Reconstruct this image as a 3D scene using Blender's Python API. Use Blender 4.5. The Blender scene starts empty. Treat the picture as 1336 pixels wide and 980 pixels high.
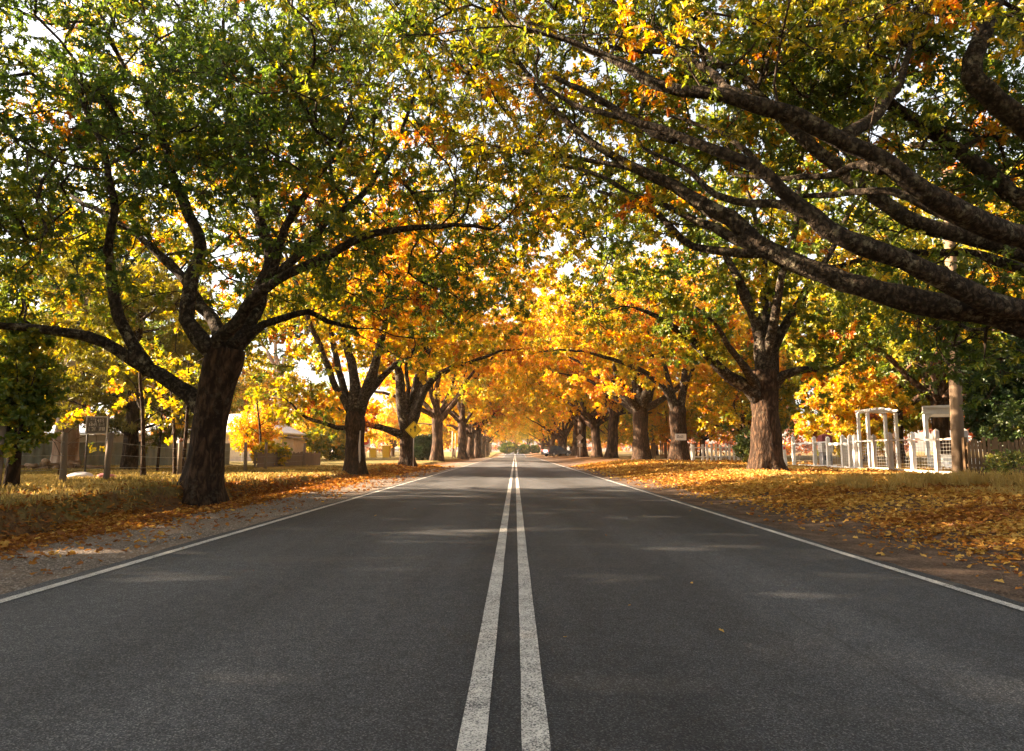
import bpy, math, random
import numpy as np
from mathutils import Vector, Matrix

random.seed(7)
RNG = np.random.default_rng(11)
C = bpy.context.scene.collection
SC = bpy.context.scene
R = math.radians

# ------------------------------------------------------------------ camera maths
F = 24.0 / 36.0 * 1336.0
PITCH = math.atan(99.0 / F)
YAW = 4.0 / F
CAMZ = 0.95
CAM = np.array([0.0, 0.0, CAMZ])


def ray(px, py):
    u, v = (px - 668.0) / F, (490.0 - py) / F
    c, s = math.cos(PITCH), math.sin(PITCH)
    x, y, z = u, c - v * s, s + v * c
    cy, sy = math.cos(YAW), math.sin(YAW)
    return np.array([x * cy - y * sy, x * sy + y * cy, z])


def P(px, py, d):
    r = ray(px, py)
    return CAM + r * (d / r[1])


# ------------------------------------------------------------------ noise and ground
def _h(ix, iy, iz, seed):
    n = (ix.astype(np.int64) * 374761393 + iy.astype(np.int64) * 668265263 + iz.astype(np.int64) * 2147483647 + seed * 1442695041)
    n = (n ^ (n >> 13)) * 1274126177
    n = n ^ (n >> 16)
    return (n & 0xFFFF) / 65535.0


def noise3(p, seed=0):
    p = np.asarray(p, float)
    i = np.floor(p)
    f = p - i
    f = f * f * (3 - 2 * f)
    x, y, z = i[..., 0], i[..., 1], i[..., 2]
    r = 0
    for dx in (0, 1):
        for dy in (0, 1):
            for dz in (0, 1):
                w = (f[..., 0] if dx else 1 - f[..., 0]) * (f[..., 1] if dy else 1 - f[..., 1]) * (f[..., 2] if dz else 1 - f[..., 2])
                r = r + w * _h(x + dx, y + dy, z + dz, seed)
    return r


def noise2(x, y, s, seed=0):
    x, y = np.broadcast_arrays(np.asarray(x, float), np.asarray(y, float))
    return noise3(np.stack([x * s, y * s, np.zeros_like(x) + .5], -1), seed)


def sst(a, b, x):
    t = np.clip((np.asarray(x, float) - a) / (b - a), 0, 1)
    return t * t * (3 - 2 * t)


def zroad(y):
    y = np.asarray(y, float)
    t = np.clip((y - 100) / 150.0, 0, 1)
    return -0.75 * np.sin(math.pi * t) ** 2 + 0.5 * sst(240, 420, y)


def gz(x, y):
    x, y = np.broadcast_arrays(np.asarray(x, float), np.asarray(y, float))
    n1 = noise2(x, y, .55, 1) - .5
    n2 = noise2(x, y, 2.1, 2) - .5
    xe = x + 0.9 * n1 * sst(4.5, 6, -x) + .25 * n2 * sst(4.5, 6, -x)
    z = zroad(y) - 0.03
    bank = 0.30 - .15 * sst(13, 26, y)
    z = z + bank * sst(6.45, 6.75, -xe)
    z = z - 0.10 * np.exp(-((x + 6.0) / .45) ** 2) * (1 - sst(20, 30, y))
    z = z + 0.33 * sst(3.6, 7.6, x)
    off = sst(3.5, 5.0, np.abs(x))
    z = z + off * (.09 * n1 + .05 * n2)
    return z


def G(px, py):
    r = ray(px, py)
    t = 2.0
    prev = t
    while t < 400:
        p = CAM + r * t
        if p[2] < gz(p[0], p[1]):
            a, b = prev, t
            for _ in range(20):
                m = (a + b) / 2
                q = CAM + r * m
                if q[2] < gz(q[0], q[1]):
                    b = m
                else:
                    a = m
            q = CAM + r * b
            return np.array([q[0], q[1], float(gz(q[0], q[1]))])
        prev = t
        t *= 1.02
    return CAM + r * 400


def on_ground(x, y, dz=0.0):
    return np.array([x, y, float(gz(x, y)) + dz])


# ------------------------------------------------------------------ object helpers
def tag(o, label=None, cat=None, group=None, kind=None):
    if label:
        o['label'] = label
    if cat:
        o['category'] = cat
    if group:
        o['group'] = group
    if kind:
        o['kind'] = kind
    return o


def empty(name, loc, label=None, cat=None, group=None, rz=0.0):
    o = bpy.data.objects.new(name, None)
    o.empty_display_size = .3
    o.location = tuple(float(v) for v in loc)
    o.rotation_euler = (0, 0, rz)
    C.objects.link(o)
    return tag(o, label, cat, group)


class Acc:
    """collects polygons (any size) with a material slot and a tone per face"""

    def __init__(self):
        self.v, self.l, self.c, self.m, self.t, self.s = [], [], [], [], [], []
        self.n = 0

    def add(self, verts, loops, counts, mat=0, tone=0.5, smooth=False):
        verts = np.asarray(verts, np.float32).reshape(-1, 3)
        loops = np.asarray(loops, np.int32).ravel()
        counts = np.asarray(counts, np.int32).ravel()
        self.v.append(verts)
        self.l.append(loops + self.n)
        self.c.append(counts)
        self.m.append(np.full(len(counts), mat, np.int32))
        self.t.append(np.broadcast_to(np.asarray(tone, np.float32), (len(counts),)))
        self.s.append(np.full(len(counts), smooth, bool))
        self.n += len(verts)

    def poly(self, verts, faces, mat=0, tone=.5, smooth=False):
        self.add(verts, [i for f in faces for i in f], [len(f) for f in faces], mat, tone, smooth)
        return self

    def box(self, x0, x1, y0, y1, z0, z1, mat=0):
        v = [(x0, y0, z0), (x1, y0, z0), (x1, y1, z0), (x0, y1, z0), (x0, y0, z1), (x1, y0, z1), (x1, y1, z1), (x0, y1, z1)]
        return self.poly(v, [(0, 3, 2, 1), (4, 5, 6, 7), (0, 1, 5, 4), (1, 2, 6, 5), (2, 3, 7, 6), (3, 0, 4, 7)], mat)

    def beam(self, p, q, w, h=None, mat=0):
        """square bar between two points"""
        h = h or w
        p, q = np.array(p, float), np.array(q, float)
        d = (q - p) / np.linalg.norm(q - p)
        ref = np.array([0, 0, 1.0]) if abs(d[2]) < .9 else np.array([1.0, 0, 0])
        a = np.cross(d, ref)
        a /= np.linalg.norm(a)
        b = np.cross(a, d)
        v = []
        for o in (p, q):
            for sx, sy in ((-1, -1), (1, -1), (1, 1), (-1, 1)):
                v.append(o + a * sx * w / 2 + b * sy * h / 2)
        return self.poly(v, [(0, 3, 2, 1), (4, 5, 6, 7), (0, 1, 5, 4), (1, 2, 6, 5), (2, 3, 7, 6), (3, 0, 4, 7)], mat)

    def tube(self, pts, rad, n=8, mat=0, tone=.5, cap=True, bump=0.0, seed=0):
        pts = np.asarray(pts, float)
        k = len(pts)
        rad = np.broadcast_to(np.asarray(rad, float), (k,))
        t = np.gradient(pts, axis=0)
        t /= np.linalg.norm(t, axis=1)[:, None] + 1e-9
        ref = np.array([0.31, 0.95, 0.05]) if abs(t[0][1]) < .8 else np.array([1.0, .1, 0])
        a = np.cross(t, ref)
        a /= np.linalg.norm(a, axis=1)[:, None] + 1e-9
        b = np.cross(t, a)
        th = np.arange(n) * 2 * math.pi / n
        ring = np.cos(th)[None, :, None] * a[:, None, :] + np.sin(th)[None, :, None] * b[:, None, :]
        rr = rad[:, None] * np.ones((1, n))
        if bump > 0:
            q = pts[:, None, :] + ring * rad[:, None, None]
            rr = rr * (1 + bump * (noise3(q * np.array([5, 5, 1.6]), seed) - .5) + bump * 1.2 * (noise3(q * 1.3, seed + 3) - .5))
        v = (pts[:, None, :] + ring * rr[:, :, None]).reshape(-1, 3)
        i = np.arange(k - 1)[:, None] * n
        j = np.arange(n)[None, :]
        j2 = (j + 1) % n
        f = np.stack([i + j, i + j2, i + n + j2, i + n + j], -1).reshape(-1, 4)
        loops = list(f.ravel())
        counts = [4] * len(f)
        if cap:
            loops += list(range((k - 1) * n, k * n))
            counts.append(n)
            loops += list(range(n - 1, -1, -1))
            counts.append(n)
        self.add(v, loops, counts, mat, tone, True)
        return self

    def sticks(self, p, q, r0, r1, mat=0):
        """many straight three-sided twigs at once"""
        p, q = np.asarray(p, float), np.asarray(q, float)
        d = q - p
        d /= np.linalg.norm(d, axis=1)[:, None] + 1e-9
        ref = np.where(np.abs(d[:, 2:3]) < .9, np.array([[0, 0, 1.0]]), np.array([[1.0, 0, 0]]))
        a = np.cross(d, ref)
        a /= np.linalg.norm(a, axis=1)[:, None] + 1e-9
        b = np.cross(d, a)
        vs = []
        for o, r in ((p, r0), (q, r1)):
            for k in range(3):
                th = k * 2 * math.pi / 3
                vs.append(o + (a * math.cos(th) + b * math.sin(th)) * np.reshape(r, (-1, 1)))
        v = np.stack(vs, 1)
        n = len(p)
        f = np.array([(0, 1, 4, 3), (1, 2, 5, 4), (2, 0, 3, 5)]).ravel()
        loops = (np.arange(n)[:, None] * 6 + f[None, :]).ravel()
        self.add(v.reshape(-1, 3), loops, np.full(n * 3, 4), mat, .5, True)
        return self

    def build(self, name, mats, parent=None, off=None):
        v = np.concatenate(self.v)
        if off is not None:
            v = v - np.asarray(off, np.float32)
        l = np.concatenate(self.l)
        c = np.concatenate(self.c)
        me = bpy.data.meshes.new(name)
        me.vertices.add(len(v))
        me.vertices.foreach_set('co', v.astype(np.float32).ravel())
        me.loops.add(len(l))
        me.loops.foreach_set('vertex_index', l.astype(np.int32))
        me.polygons.add(len(c))
        st = np.concatenate([[0], np.cumsum(c)[:-1]]).astype(np.int32)
        me.polygons.foreach_set('loop_start', st)
        me.polygons.foreach_set('material_index', np.concatenate(self.m))
        me.polygons.foreach_set('use_smooth', np.concatenate(self.s))
        me.update(calc_edges=True)
        a = me.attributes.new('tone', 'FLOAT', 'FACE')
        a.data.foreach_set('value', np.concatenate(self.t).astype(np.float32))
        for m in (mats if isinstance(mats, (list, tuple)) else [mats]):
            me.materials.append(m)
        o = bpy.data.objects.new(name, me)
        C.objects.link(o)
        if parent is not None:
            o.parent = parent
        return o


def copy_tree(o, parent=None):
    c = o.copy()
    C.objects.link(c)
    if parent is not None:
        c.parent = parent
    for ch in list(o.children):
        copy_tree(ch, c)
    return c


# ------------------------------------------------------------------ materials
class NT:
    def __init__(self, name):
        self.m = bpy.data.materials.new(name)
        self.m.use_nodes = True
        self.t = self.m.node_tree
        self.t.nodes.clear()
        self.out = self.t.nodes.new('ShaderNodeOutputMaterial')

    def n(self, typ, **kw):
        nd = self.t.nodes.new('ShaderNode' + typ)
        for k, v in kw.items():
            if k.startswith('_'):
                setattr(nd, k[1:], v)
            else:
                self.set(nd, k, v)
        return nd

    def set(self, nd, key, v):
        key = {'i0': 0, 'i1': 1, 'i2': 2}.get(key, key)
        if isinstance(key, str):
            key = key.replace('__', ' ')
        s = nd.inputs[key]
        if isinstance(v, bpy.types.NodeSocket):
            self.t.links.new(v, s)
        elif isinstance(v, bpy.types.Node):
            self.t.links.new(v.outputs[0], s)
        else:
            s.default_value = v

    def math(self, op, a, b=0.0, c=None, clamp=False):
        nd = self.n('Math', _operation=op, i0=a, i1=b)
        nd.use_clamp = clamp
        if c is not None:
            self.set(nd, 'i2', c)
        return nd.outputs[0]

    def mix(self, f, a, b, blend='MIX'):
        nd = self.n('Mix', _data_type='RGBA', _blend_type=blend)
        self.set(nd, 0, f)
        self.set(nd, 6, a)
        self.set(nd, 7, b)
        return nd.outputs[2]

    def ramp(self, f, stops, interp='LINEAR'):
        nd = self.n('ValToRGB')
        self.t.links.new(f, nd.inputs[0])
        e = nd.color_ramp.elements
        nd.color_ramp.interpolation = interp
        while len(e) < len(stops):
            e.new(.5)
        for i, (p, c) in enumerate(stops):
            e[i].position = p
            e[i].color = (c[0], c[1], c[2], 1) if not isinstance(c, (int, float)) else (c, c, c, 1)
        return nd.outputs[0]

    def noise(self, vec, scale, detail=4, rough=.55, dist=0.0):
        nd = self.n('TexNoise', Scale=scale, Detail=detail, Roughness=rough, Distortion=dist)
        if vec is not None:
            self.t.links.new(vec, nd.inputs['Vector'])
        return nd.outputs[0]

    def coord(self, scale=(1, 1, 1), kind='Object'):
        tc = self.n('TexCoord')
        mp = self.n('Mapping')
        self.t.links.new(tc.outputs[kind], mp.inputs[0])
        mp.inputs['Scale'].default_value = scale
        return mp.outputs[0]

    def maprange(self, v, a, b, c=0.0, d=1.0):
        nd = self.n('MapRange', _interpolation_type='SMOOTHSTEP')
        self.t.links.new(v, nd.inputs[0])
        nd.inputs[1].default_value = a
        nd.inputs[2].default_value = b
        nd.inputs[3].default_value = c
        nd.inputs[4].default_value = d
        return nd.outputs[0]

    def principled(self, col, rough=.8, spec=.3, bump=None, bstr=.3, bdist=.02, metal=0.0):
        p = self.n('BsdfPrincipled')
        self.set(p, 'Base Color', col)
        self.set(p, 'Roughness', rough)
        self.set(p, 'Specular IOR Level', spec)
        self.set(p, 'Metallic', metal)
        if bump is not None:
            b = self.n('Bump', Strength=bstr, Distance=bdist)
            self.t.links.new(bump, b.inputs['Height'])
            self.t.links.new(b.outputs[0], p.inputs['Normal'])
        self.t.links.new(p.outputs[0], self.out.inputs[0])
        return self.m


def paint(name, col, rough=.6, var=.25, scale=6.0, spec=.3, metal=0.0, streak=False, dirt=(.16, .12, .08)):
    k = NT(name)
    v = k.coord((1, 1, .25) if streak else (1, 1, 1))
    f = k.noise(v, scale, 5, .6)
    f2 = k.noise(v, scale * 5, 3, .6)
    c = k.mix(k.maprange(f, .35, .75, 0, var), col + (1,), dirt + (1,))
    c = k.mix(k.maprange(f2, .3, .8, 0, var * .5), c, (col[0] * .6, col[1] * .6, col[2] * .6, 1))
    return k.principled(c, rough, spec, f2, .15, .01, metal)


def bark(name, dark, light, lichen, stretch=.35, scale=9.0, lich=.45, bstr=.9):
    k = NT(name)
    v = k.coord((1, 1, stretch))
    v2 = k.coord((1, 1, 1))
    w = k.n('TexVoronoi', Scale=scale, _feature='F1')
    nd = k.noise(v, scale * .5, 3, .5)
    vv = k.n('VectorMath', _operation='ADD', i0=v)
    sc = k.n('VectorMath', _operation='SCALE', i0=k.n('Combine' + 'XYZ', X=nd, Y=nd, Z=nd).outputs[0])
    sc.inputs['Scale'].default_value = .35
    k.t.links.new(sc.outputs[0], vv.inputs[1])
    k.t.links.new(vv.outputs[0], w.inputs['Vector'])
    fine = k.noise(v, scale * 4, 5, .65)
    ridge = k.math('ADD', k.math('MULTIPLY', w.outputs['Distance'], 1.1), k.math('MULTIPLY', fine, .55))
    col = k.mix(k.maprange(ridge, .35, 1.05), light + (1,), dark + (1,))
    ln = k.noise(v2, 7.0, 6, .7)
    big = k.noise(v2, 1.2, 3, .6)
    lm = k.math('MULTIPLY', k.maprange(ln, .52, .64, 0, lich), k.maprange(big, .35, .65))
    col = k.mix(lm, col, lichen + (1,))
    h = k.math('SUBTRACT', 1.0, ridge)
    return k.principled(col, .93, .15, h, bstr, .035)


def leafmat(name, stops, trans=.5, gloss=.03):
    k = NT(name)
    at = k.n('Attribute', _attribute_name='tone')
    oi = k.n('ObjectInfo')
    sep = k.n('SeparateColor')
    k.t.links.new(oi.outputs['Color'], sep.inputs[0])
    tone = k.math('ADD', at.outputs['Fac'], k.math('MULTIPLY', k.math('SUBTRACT', sep.outputs[0], .5), 1.0), clamp=True)
    col = k.ramp(tone, stops)
    d = k.n('BsdfDiffuse', Color=col)
    hs = k.n('HueSaturation', Saturation=1.08, Value=1.52)
    k.t.links.new(col, hs.inputs['Color'])
    tr = k.n('BsdfTranslucent')
    k.t.links.new(hs.outputs[0], tr.inputs[0])
    mx = k.n('MixShader')
    mx.inputs[0].default_value = trans
    k.t.links.new(d.outputs[0], mx.inputs[1])
    k.t.links.new(tr.outputs[0], mx.inputs[2])
    g = k.n('BsdfGlossy', Roughness=.42)
    g.inputs[0].default_value = (1, 1, 1, 1)
    m2 = k.n('MixShader')
    m2.inputs[0].default_value = gloss
    k.t.links.new(mx.outputs[0], m2.inputs[1])
    k.t.links.new(g.outputs[0], m2.inputs[2])
    k.t.links.new(m2.outputs[0], k.out.inputs[0])
    return k.m


OAK_STOPS = [(0.0, (.030, .062, .012)), (.22, (.062, .105, .016)), (.40, (.13, .17, .02)), (.55, (.34, .29, .025)),
             (.70, (.62, .40, .024)), (.84, (.60, .23, .018)), (.95, (.36, .085, .018)), (1.0, (.16, .05, .02))]
M = {}
M['leaf'] = leafmat('oak_leaf', OAK_STOPS, .5)
M['needle'] = leafmat('cedar_needle', [(0, (.03, .05, .012)), (.4, (.10, .11, .016)), (.7, (.22, .18, .02)), (1, (.36, .24, .03))], .45)
M['hedge'] = leafmat('hedge_leaf', [(0, (.016, .036, .012)), (.5, (.04, .075, .02)), (.8, (.10, .13, .025)), (1, (.28, .25, .04))], .3)
M['grass'] = leafmat('grass_blade', [(0, (.045, .06, .014)), (.35, (.12, .095, .026)), (.7, (.24, .17, .055)), (1, (.38, .27, .09))], .35, .01)
M['litter'] = leafmat('fallen_leaf', [(0, (.045, .020, .012)), (.35, (.10, .038, .017)), (.65, (.22, .085, .022)), (.88, (.35, .165, .035)), (1, (.48, .30, .075))], .25, .01)
M['bark'] = bark('oak_bark', (.018, .010, .006), (.076, .043, .024), (.15, .125, .085), .35, 11.0, .3)
M['limb_bark'] = bark('oak_limb_bark', (.016, .012, .009), (.075, .055, .038), (.24, .215, .15), .8, 14.0, .75, .7)
M['far_bark'] = bark('far_bark', (.026, .015, .010), (.115, .066, .040), (.20, .15, .10), .3, 6.0, .2)
M['twig'] = bark('twig_bark', (.03, .022, .016), (.085, .062, .045), (.15, .14, .1), 1, 20.0, .2, .2)
M['gum'] = bark('gum_bark', (.28, .17, .11), (.62, .50, .40), (.7, .62, .52), .2, 2.5, .3, .3)
M['white'] = paint('white_paint', (.80, .78, .74), .5, .12, 5, .4)
M['weathered'] = paint('shaded_post_and_seam', (.50, .44, .38), .8, .35, 6, .2, streak=True)  # shade on the white fence posts put into a grey-pink colour; also bark seam
M['timber'] = paint('grey_timber', (.20, .15, .11), .9, .5, 7, .15, streak=True)
M['paling'] = paint('paling_timber', (.17, .105, .055), .9, .6, 6, .15, streak=True, dirt=(.09, .06, .04))
M['pole'] = paint('pole_timber', (.185, .13, .085), .9, .4, 5, .15, streak=True, dirt=(.12, .09, .06))
M['metal'] = paint('galvanised_steel', (.42, .41, .40), .45, .25, 12, .5, .5)
M['dark_metal'] = paint('dark_post', (.06, .05, .045), .6, .3, 10, .3)
M['wire'] = paint('wire', (.30, .29, .27), .5, .2, 20, .4, .6)
M['sheet'] = paint('fence_sheet', (.22, .22, .165), .7, .35, 3, .25, dirt=(.1, .08, .05))
M['roof'] = paint('roof_metal', (.68, .68, .68), .45, .2, 3, .4)
M['wall'] = paint('house_wall', (.72, .64, .54), .8, .25, 3, .2)
M['wall2'] = paint('house_lean_to', (.48, .39, .32), .85, .3, 3, .2)
M['glass'] = paint('window_glass', (.03, .035, .04), .1, .1, 3, .6)
M['yellow'] = paint('sign_yellow', (.86, .62, .02), .45, .08, 6, .4)
M['black'] = paint('sign_black', (.015, .015, .015), .5, .05, 6, .3)
M['sign_pale'] = paint('sign_pale', (.55, .46, .38), .7, .25, 9, .3)
M['sign_brown'] = paint('sign_brown', (.13, .10, .08), .7, .3, 12, .3)
M['sign_white'] = paint('sign_white', (.74, .72, .68), .5, .15, 9, .3)
M['sign_back'] = paint('sign_back', (.50, .42, .36), .5, .15, 9, .4)
M['red'] = paint('sign_red', (.55, .03, .02), .5, .1, 9, .3)
M['maroon'] = paint('maroon_paint', (.20, .03, .045), .5, .2, 9, .4)
M['grey'] = paint('grey_paint', (.36, .35, .36), .6, .2, 9, .3)
M['bin'] = paint('bin_yellow', (.66, .45, .03), .5, .12, 6, .4)
M['plastic'] = paint('white_bag', (.78, .72, .70), .45, .15, 9, .4, dirt=(.6, .3, .3))
M['pink'] = paint('pink_bag', (.60, .20, .20), .55, .2, 9, .3, dirt=(.3, .1, .1))
M['stone'] = paint('pale_stone', (.30, .26, .22), .9, .4, 9, .15)
M['log'] = paint('cut_log', (.28, .18, .11), .9, .5, 7, .1, dirt=(.08, .05, .03))
M['car'] = paint('car_paint', (.022, .026, .045), .22, .05, 4, .6, .2)
M['tyre'] = paint('tyre', (.02, .02, .02), .9, .2, 12, .2)
M['rim'] = paint('rim', (.5, .5, .5), .35, .1, 12, .5, .6)
M['lamp'] = paint('lamp_clear', (.75, .75, .72), .2, .05, 12, .6)


def asphalt_nodes(k):
    v = k.coord()
    vor = k.n('TexVoronoi', Scale=210.0)
    k.t.links.new(v, vor.inputs['Vector'])
    sp = k.n('SeparateColor')
    k.t.links.new(vor.outputs['Color'], sp.inputs[0])
    fine = k.noise(v, 60, 4, .7)
    mid = k.noise(v, 9, 4, .6)
    agg = k.ramp(sp.outputs[0], [(0, (.018, .019, .0218)), (.55, (.042, .0440, .0490)), (.85, (.078, .081, .086)), (1, (.165, .165, .165))])
    vx = k.coord((1, .06, 1))
    lane = k.noise(vx, .9, 3, .5)
    big = k.noise(k.coord((1, .35, 1)), .45, 4, .55)
    fac = k.math('ADD', k.maprange(lane, .3, .72, .60, 1.30), k.maprange(big, .3, .7, -.22, .28))
    fac = k.math('MULTIPLY', fac, k.maprange(mid, .3, .7, .88, 1.12))
    col = k.n('VectorMath', _operation='SCALE', i0=agg)
    k.t.links.new(fac, col.inputs['Scale'])
    # long thin cracks, sealed and dusty
    cr = k.n('TexVoronoi', Scale=.42, _feature='DISTANCE_TO_EDGE')
    dist = k.noise(v, 2.2, 4, .6)
    vv = k.n('VectorMath', _operation='ADD', i0=v)
    cmb = k.n('CombineXYZ', X=k.math('MULTIPLY', dist, 1.2), Y=k.math('MULTIPLY', dist, .9))
    k.t.links.new(cmb.outputs[0], vv.inputs[1])
    k.t.links.new(vv.outputs[0], cr.inputs['Vector'])
    cm = k.math('MULTIPLY', k.maprange(cr.outputs[0], .0, .006, 1, 0), k.maprange(k.noise(v, .3, 2), .53, .62, 0, .55))
    c2 = k.mix(cm, col.outputs[0], (.012, .012, .012, 1))
    dust = k.maprange(k.noise(k.coord((.5, 2.2, 1)), .5, 5, .6), .56, .8, 0, .22)
    c3 = k.mix(dust, c2, (.20, .165, .13, 1))
    sx = k.n('SeparateXYZ')
    k.t.links.new(v, sx.inputs[0])
    sd_ = k.math('ABSOLUTE', k.math('ADD', k.math('SUBTRACT', sx.outputs[0], 1.62), k.math('MULTIPLY', k.math('SUBTRACT', k.noise(v, 1.6, 4, .6), .5), .09)))
    sm = k.math('MULTIPLY', k.maprange(sd_, .003, .014, .42, 0), k.maprange(k.noise(v, 1.1, 3), .35, .6))
    c3 = k.mix(sm, c3, (.014, .014, .014, 1))
    tar = k.maprange(k.noise(k.coord((1, .45, 1)), 1.7, 2, .5), .70, .74, 0, .45)
    c3 = k.mix(tar, c3, (.020, .020, .021, 1))
    h = k.math('ADD', vor.outputs['Distance'], k.math('MULTIPLY', fine, .5))
    return v, c3, h, sp


def make_road_mats():
    k = NT('asphalt')
    v, c, h, sp = asphalt_nodes(k)
    M['asphalt'] = k.principled(c, .82, .3, h, .45, .008)
    k = NT('road_paint')
    v, c, h, sp = asphalt_nodes(k)
    w1 = k.noise(v, 100, 4, .7)
    w2 = k.noise(v, 3.5, 3, .6)
    wear = k.math('ADD', k.math('MULTIPLY', w1, .75), k.math('ADD', k.math('MULTIPLY', w2, .32), k.math('MULTIPLY', sp.outputs[0], .30)))
    m = k.maprange(wear, .60, .86, 1, .0)
    pc = k.mix(k.maprange(k.noise(v, 18, 4), .3, .7), (.62, .60, .56, 1), (.46, .44, .41, 1))
    M['road_paint'] = k.principled(k.mix(m, c, pc), .75, .3, h, .4, .01)

    # the ground: gravel shoulders, leaf mould, dry grass by place
    k = NT('ground_soil')
    v = k.coord()
    s = k.n('SeparateXYZ')
    k.t.links.new(v, s.inputs[0])
    X, Y = s.outputs[0], s.outputs[1]
    wob = k.math('MULTIPLY', k.math('SUBTRACT', k.noise(v, .8, 4, .6), .5), 2.2)
    wob2 = k.math('MULTIPLY', k.math('SUBTRACT', k.noise(v, 4.0, 4, .6), .5), .7)
    XN = k.math('ADD', X, k.math('ADD', wob, wob2))
    # gravel
    vo = k.n('TexVoronoi', Scale=75.0)
    k.t.links.new(v, vo.inputs['Vector'])
    spc = k.n('SeparateColor')
    k.t.links.new(vo.outputs['Color'], spc.inputs[0])
    gr = k.ramp(spc.outputs[0], [(0, (.07, .058, .049)), (.5, (.145, .120, .101)), (.85, (.225, .186, .156)), (1, (.36, .30, .25))])
    gr = k.mix(k.maprange(k.noise(v, 1.2, 4), .4, .7, 0, .6), gr, (.24, .17, .12, 1))
    dirt = k.mix(k.maprange(k.noise(v, 3.0, 5, .65), .35, .7), (.06, .040, .029, 1), (.15, .10, .072, 1))
    dirt = k.mix(k.maprange(spc.outputs[0], .6, .95, 0, .5), dirt, (.24, .18, .13, 1))
    mould = k.ramp(k.noise(v, 14, 6, .7), [(.25, (.045, .027, .017)), (.45, (.11, .058, .028)), (.62, (.20, .10, .038)), (.8, (.29, .17, .06))])
    dry = k.ramp(k.noise(k.coord((1, 1, 1)), 5.5, 6, .72), [(.25, (.06, .055, .018)), (.45, (.15, .12, .038)), (.62, (.27, .20, .07)), (.8, (.38, .28, .11))])
    grn = k.mix(k.maprange(k.noise(v, .5, 4, .6), .45, .68, 0, .65), dry, (.075, .085, .02, 1))
    leafy = k.mix(k.maprange(k.noise(v, .7, 5, .65), .38, .62, 0, .85), grn, mould)
    left = k.mix(k.maprange(XN, -5.4, -4.9), k.mix(k.maprange(XN, -6.9, -6.2), grn, mould), gr)
    right = k.mix(k.maprange(XN, 4.3, 6.2), dirt, k.mix(k.maprange(XN, 7.5, 10.5), mould, leafy))
    col = k.mix(k.maprange(X, -1, 1), left, right)
    hh = k.math('ADD', k.math('MULTIPLY', k.noise(v, 30, 5, .7), 1.0), k.math('MULTIPLY', vo.outputs['Distance'], .7))
    M['ground'] = k.principled(col, .95, .12, hh, .8, .03)


make_road_mats()

# ------------------------------------------------------------------ ground, road
def grid(name, xs, ys, zf, mat, kind='structure'):
    xs, ys = np.asarray(xs, float), np.asarray(ys, float)
    X, Y = np.meshgrid(xs, ys)
    Z = zf(X, Y)
    v = np.stack([X, Y, Z], -1).reshape(-1, 3)
    nx = len(xs)
    i = np.arange(len(ys) - 1)[:, None] * nx
    j = np.arange(nx - 1)[None, :]
    f = np.stack([i + j, i + j + 1, i + nx + j + 1, i + nx + j], -1).reshape(-1, 4)
    a = Acc()
    a.add(v, f.ravel(), np.full(len(f), 4), 0, .5, True)
    o = a.build(name, mat)
    o['kind'] = kind
    return o


XS = np.concatenate([[-900, -500, -250, -120, -80], np.arange(-60, -26, 2.0), np.arange(-26, -12, .4), np.arange(-12, -3.6, .12), np.arange(-3.6, 3.4, .5),
                     np.arange(3.4, 9, .2), np.arange(9, 26, .5), np.arange(26, 60, 2.0), [60, 80, 120, 250, 500, 900]])
YS = np.concatenate([[-500, -300, -120, -60], np.arange(-40, 1, 2.0), np.arange(1, 28, .16), np.arange(28, 60, .6), np.arange(60, 260, 3.0), np.arange(260, 440, 12.0), [440, 600, 800, 1200]])
grid('ground', XS, YS, gz, M['ground'])
XL, XR = -3.27, 3.06


def edge_l(y):
    return XL - .16 + .05 * (noise2(0, y, .9, 5) - .5) * 2 + .03 * (noise2(0, y, 5, 6) - .5) * 2


def edge_r(y):
    return XR + .15 + .05 * (noise2(9, y, .9, 7) - .5) * 2 + .03 * (noise2(9, y, 5, 8) - .5) * 2


ry = np.concatenate([np.arange(-40, 1, 2.0), np.arange(1, 40, .15), np.arange(40, 440, 2.0)])
fr = np.linspace(0, 1, 15)
xl, xr = edge_l(ry), edge_r(ry)
RX = xl[:, None] + (xr - xl)[:, None] * fr[None, :]
RY = np.repeat(ry[:, None], 15, 1)
RZ = zroad(RY) + .012 - .012 * (RX / 3.2) ** 2
a = Acc()
n_ = 15
i_ = np.arange(len(ry) - 1)[:, None] * n_
j_ = np.arange(n_ - 1)[None, :]
f_ = np.stack([i_ + j_, i_ + j_ + 1, i_ + n_ + j_ + 1, i_ + n_ + j_], -1).reshape(-1, 4)
a.add(np.stack([RX, RY, RZ], -1).reshape(-1, 3), f_.ravel(), np.full(len(f_), 4), 0, .5, True)
# ragged asphalt lip down into the shoulder
for xe, s_ in ((xl, -1), (xr, 1)):
    v0 = np.stack([xe, ry, zroad(ry) + .012 - .012 * (xe / 3.2) ** 2], -1)
    v1 = v0 + np.array([s_ * .03, 0, -.05])
    vv_ = np.concatenate([v0, v1])
    m_ = len(ry)
    q = np.arange(m_ - 1)
    fq = np.stack([q, q + 1, q + m_ + 1, q + m_], -1) if s_ < 0 else np.stack([q, q + m_, q + m_ + 1, q + 1], -1)
    a.add(vv_, fq.ravel(), np.full(m_ - 1, 4))
road = a.build('road', M['asphalt'])
road['kind'] = 'structure'


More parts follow.
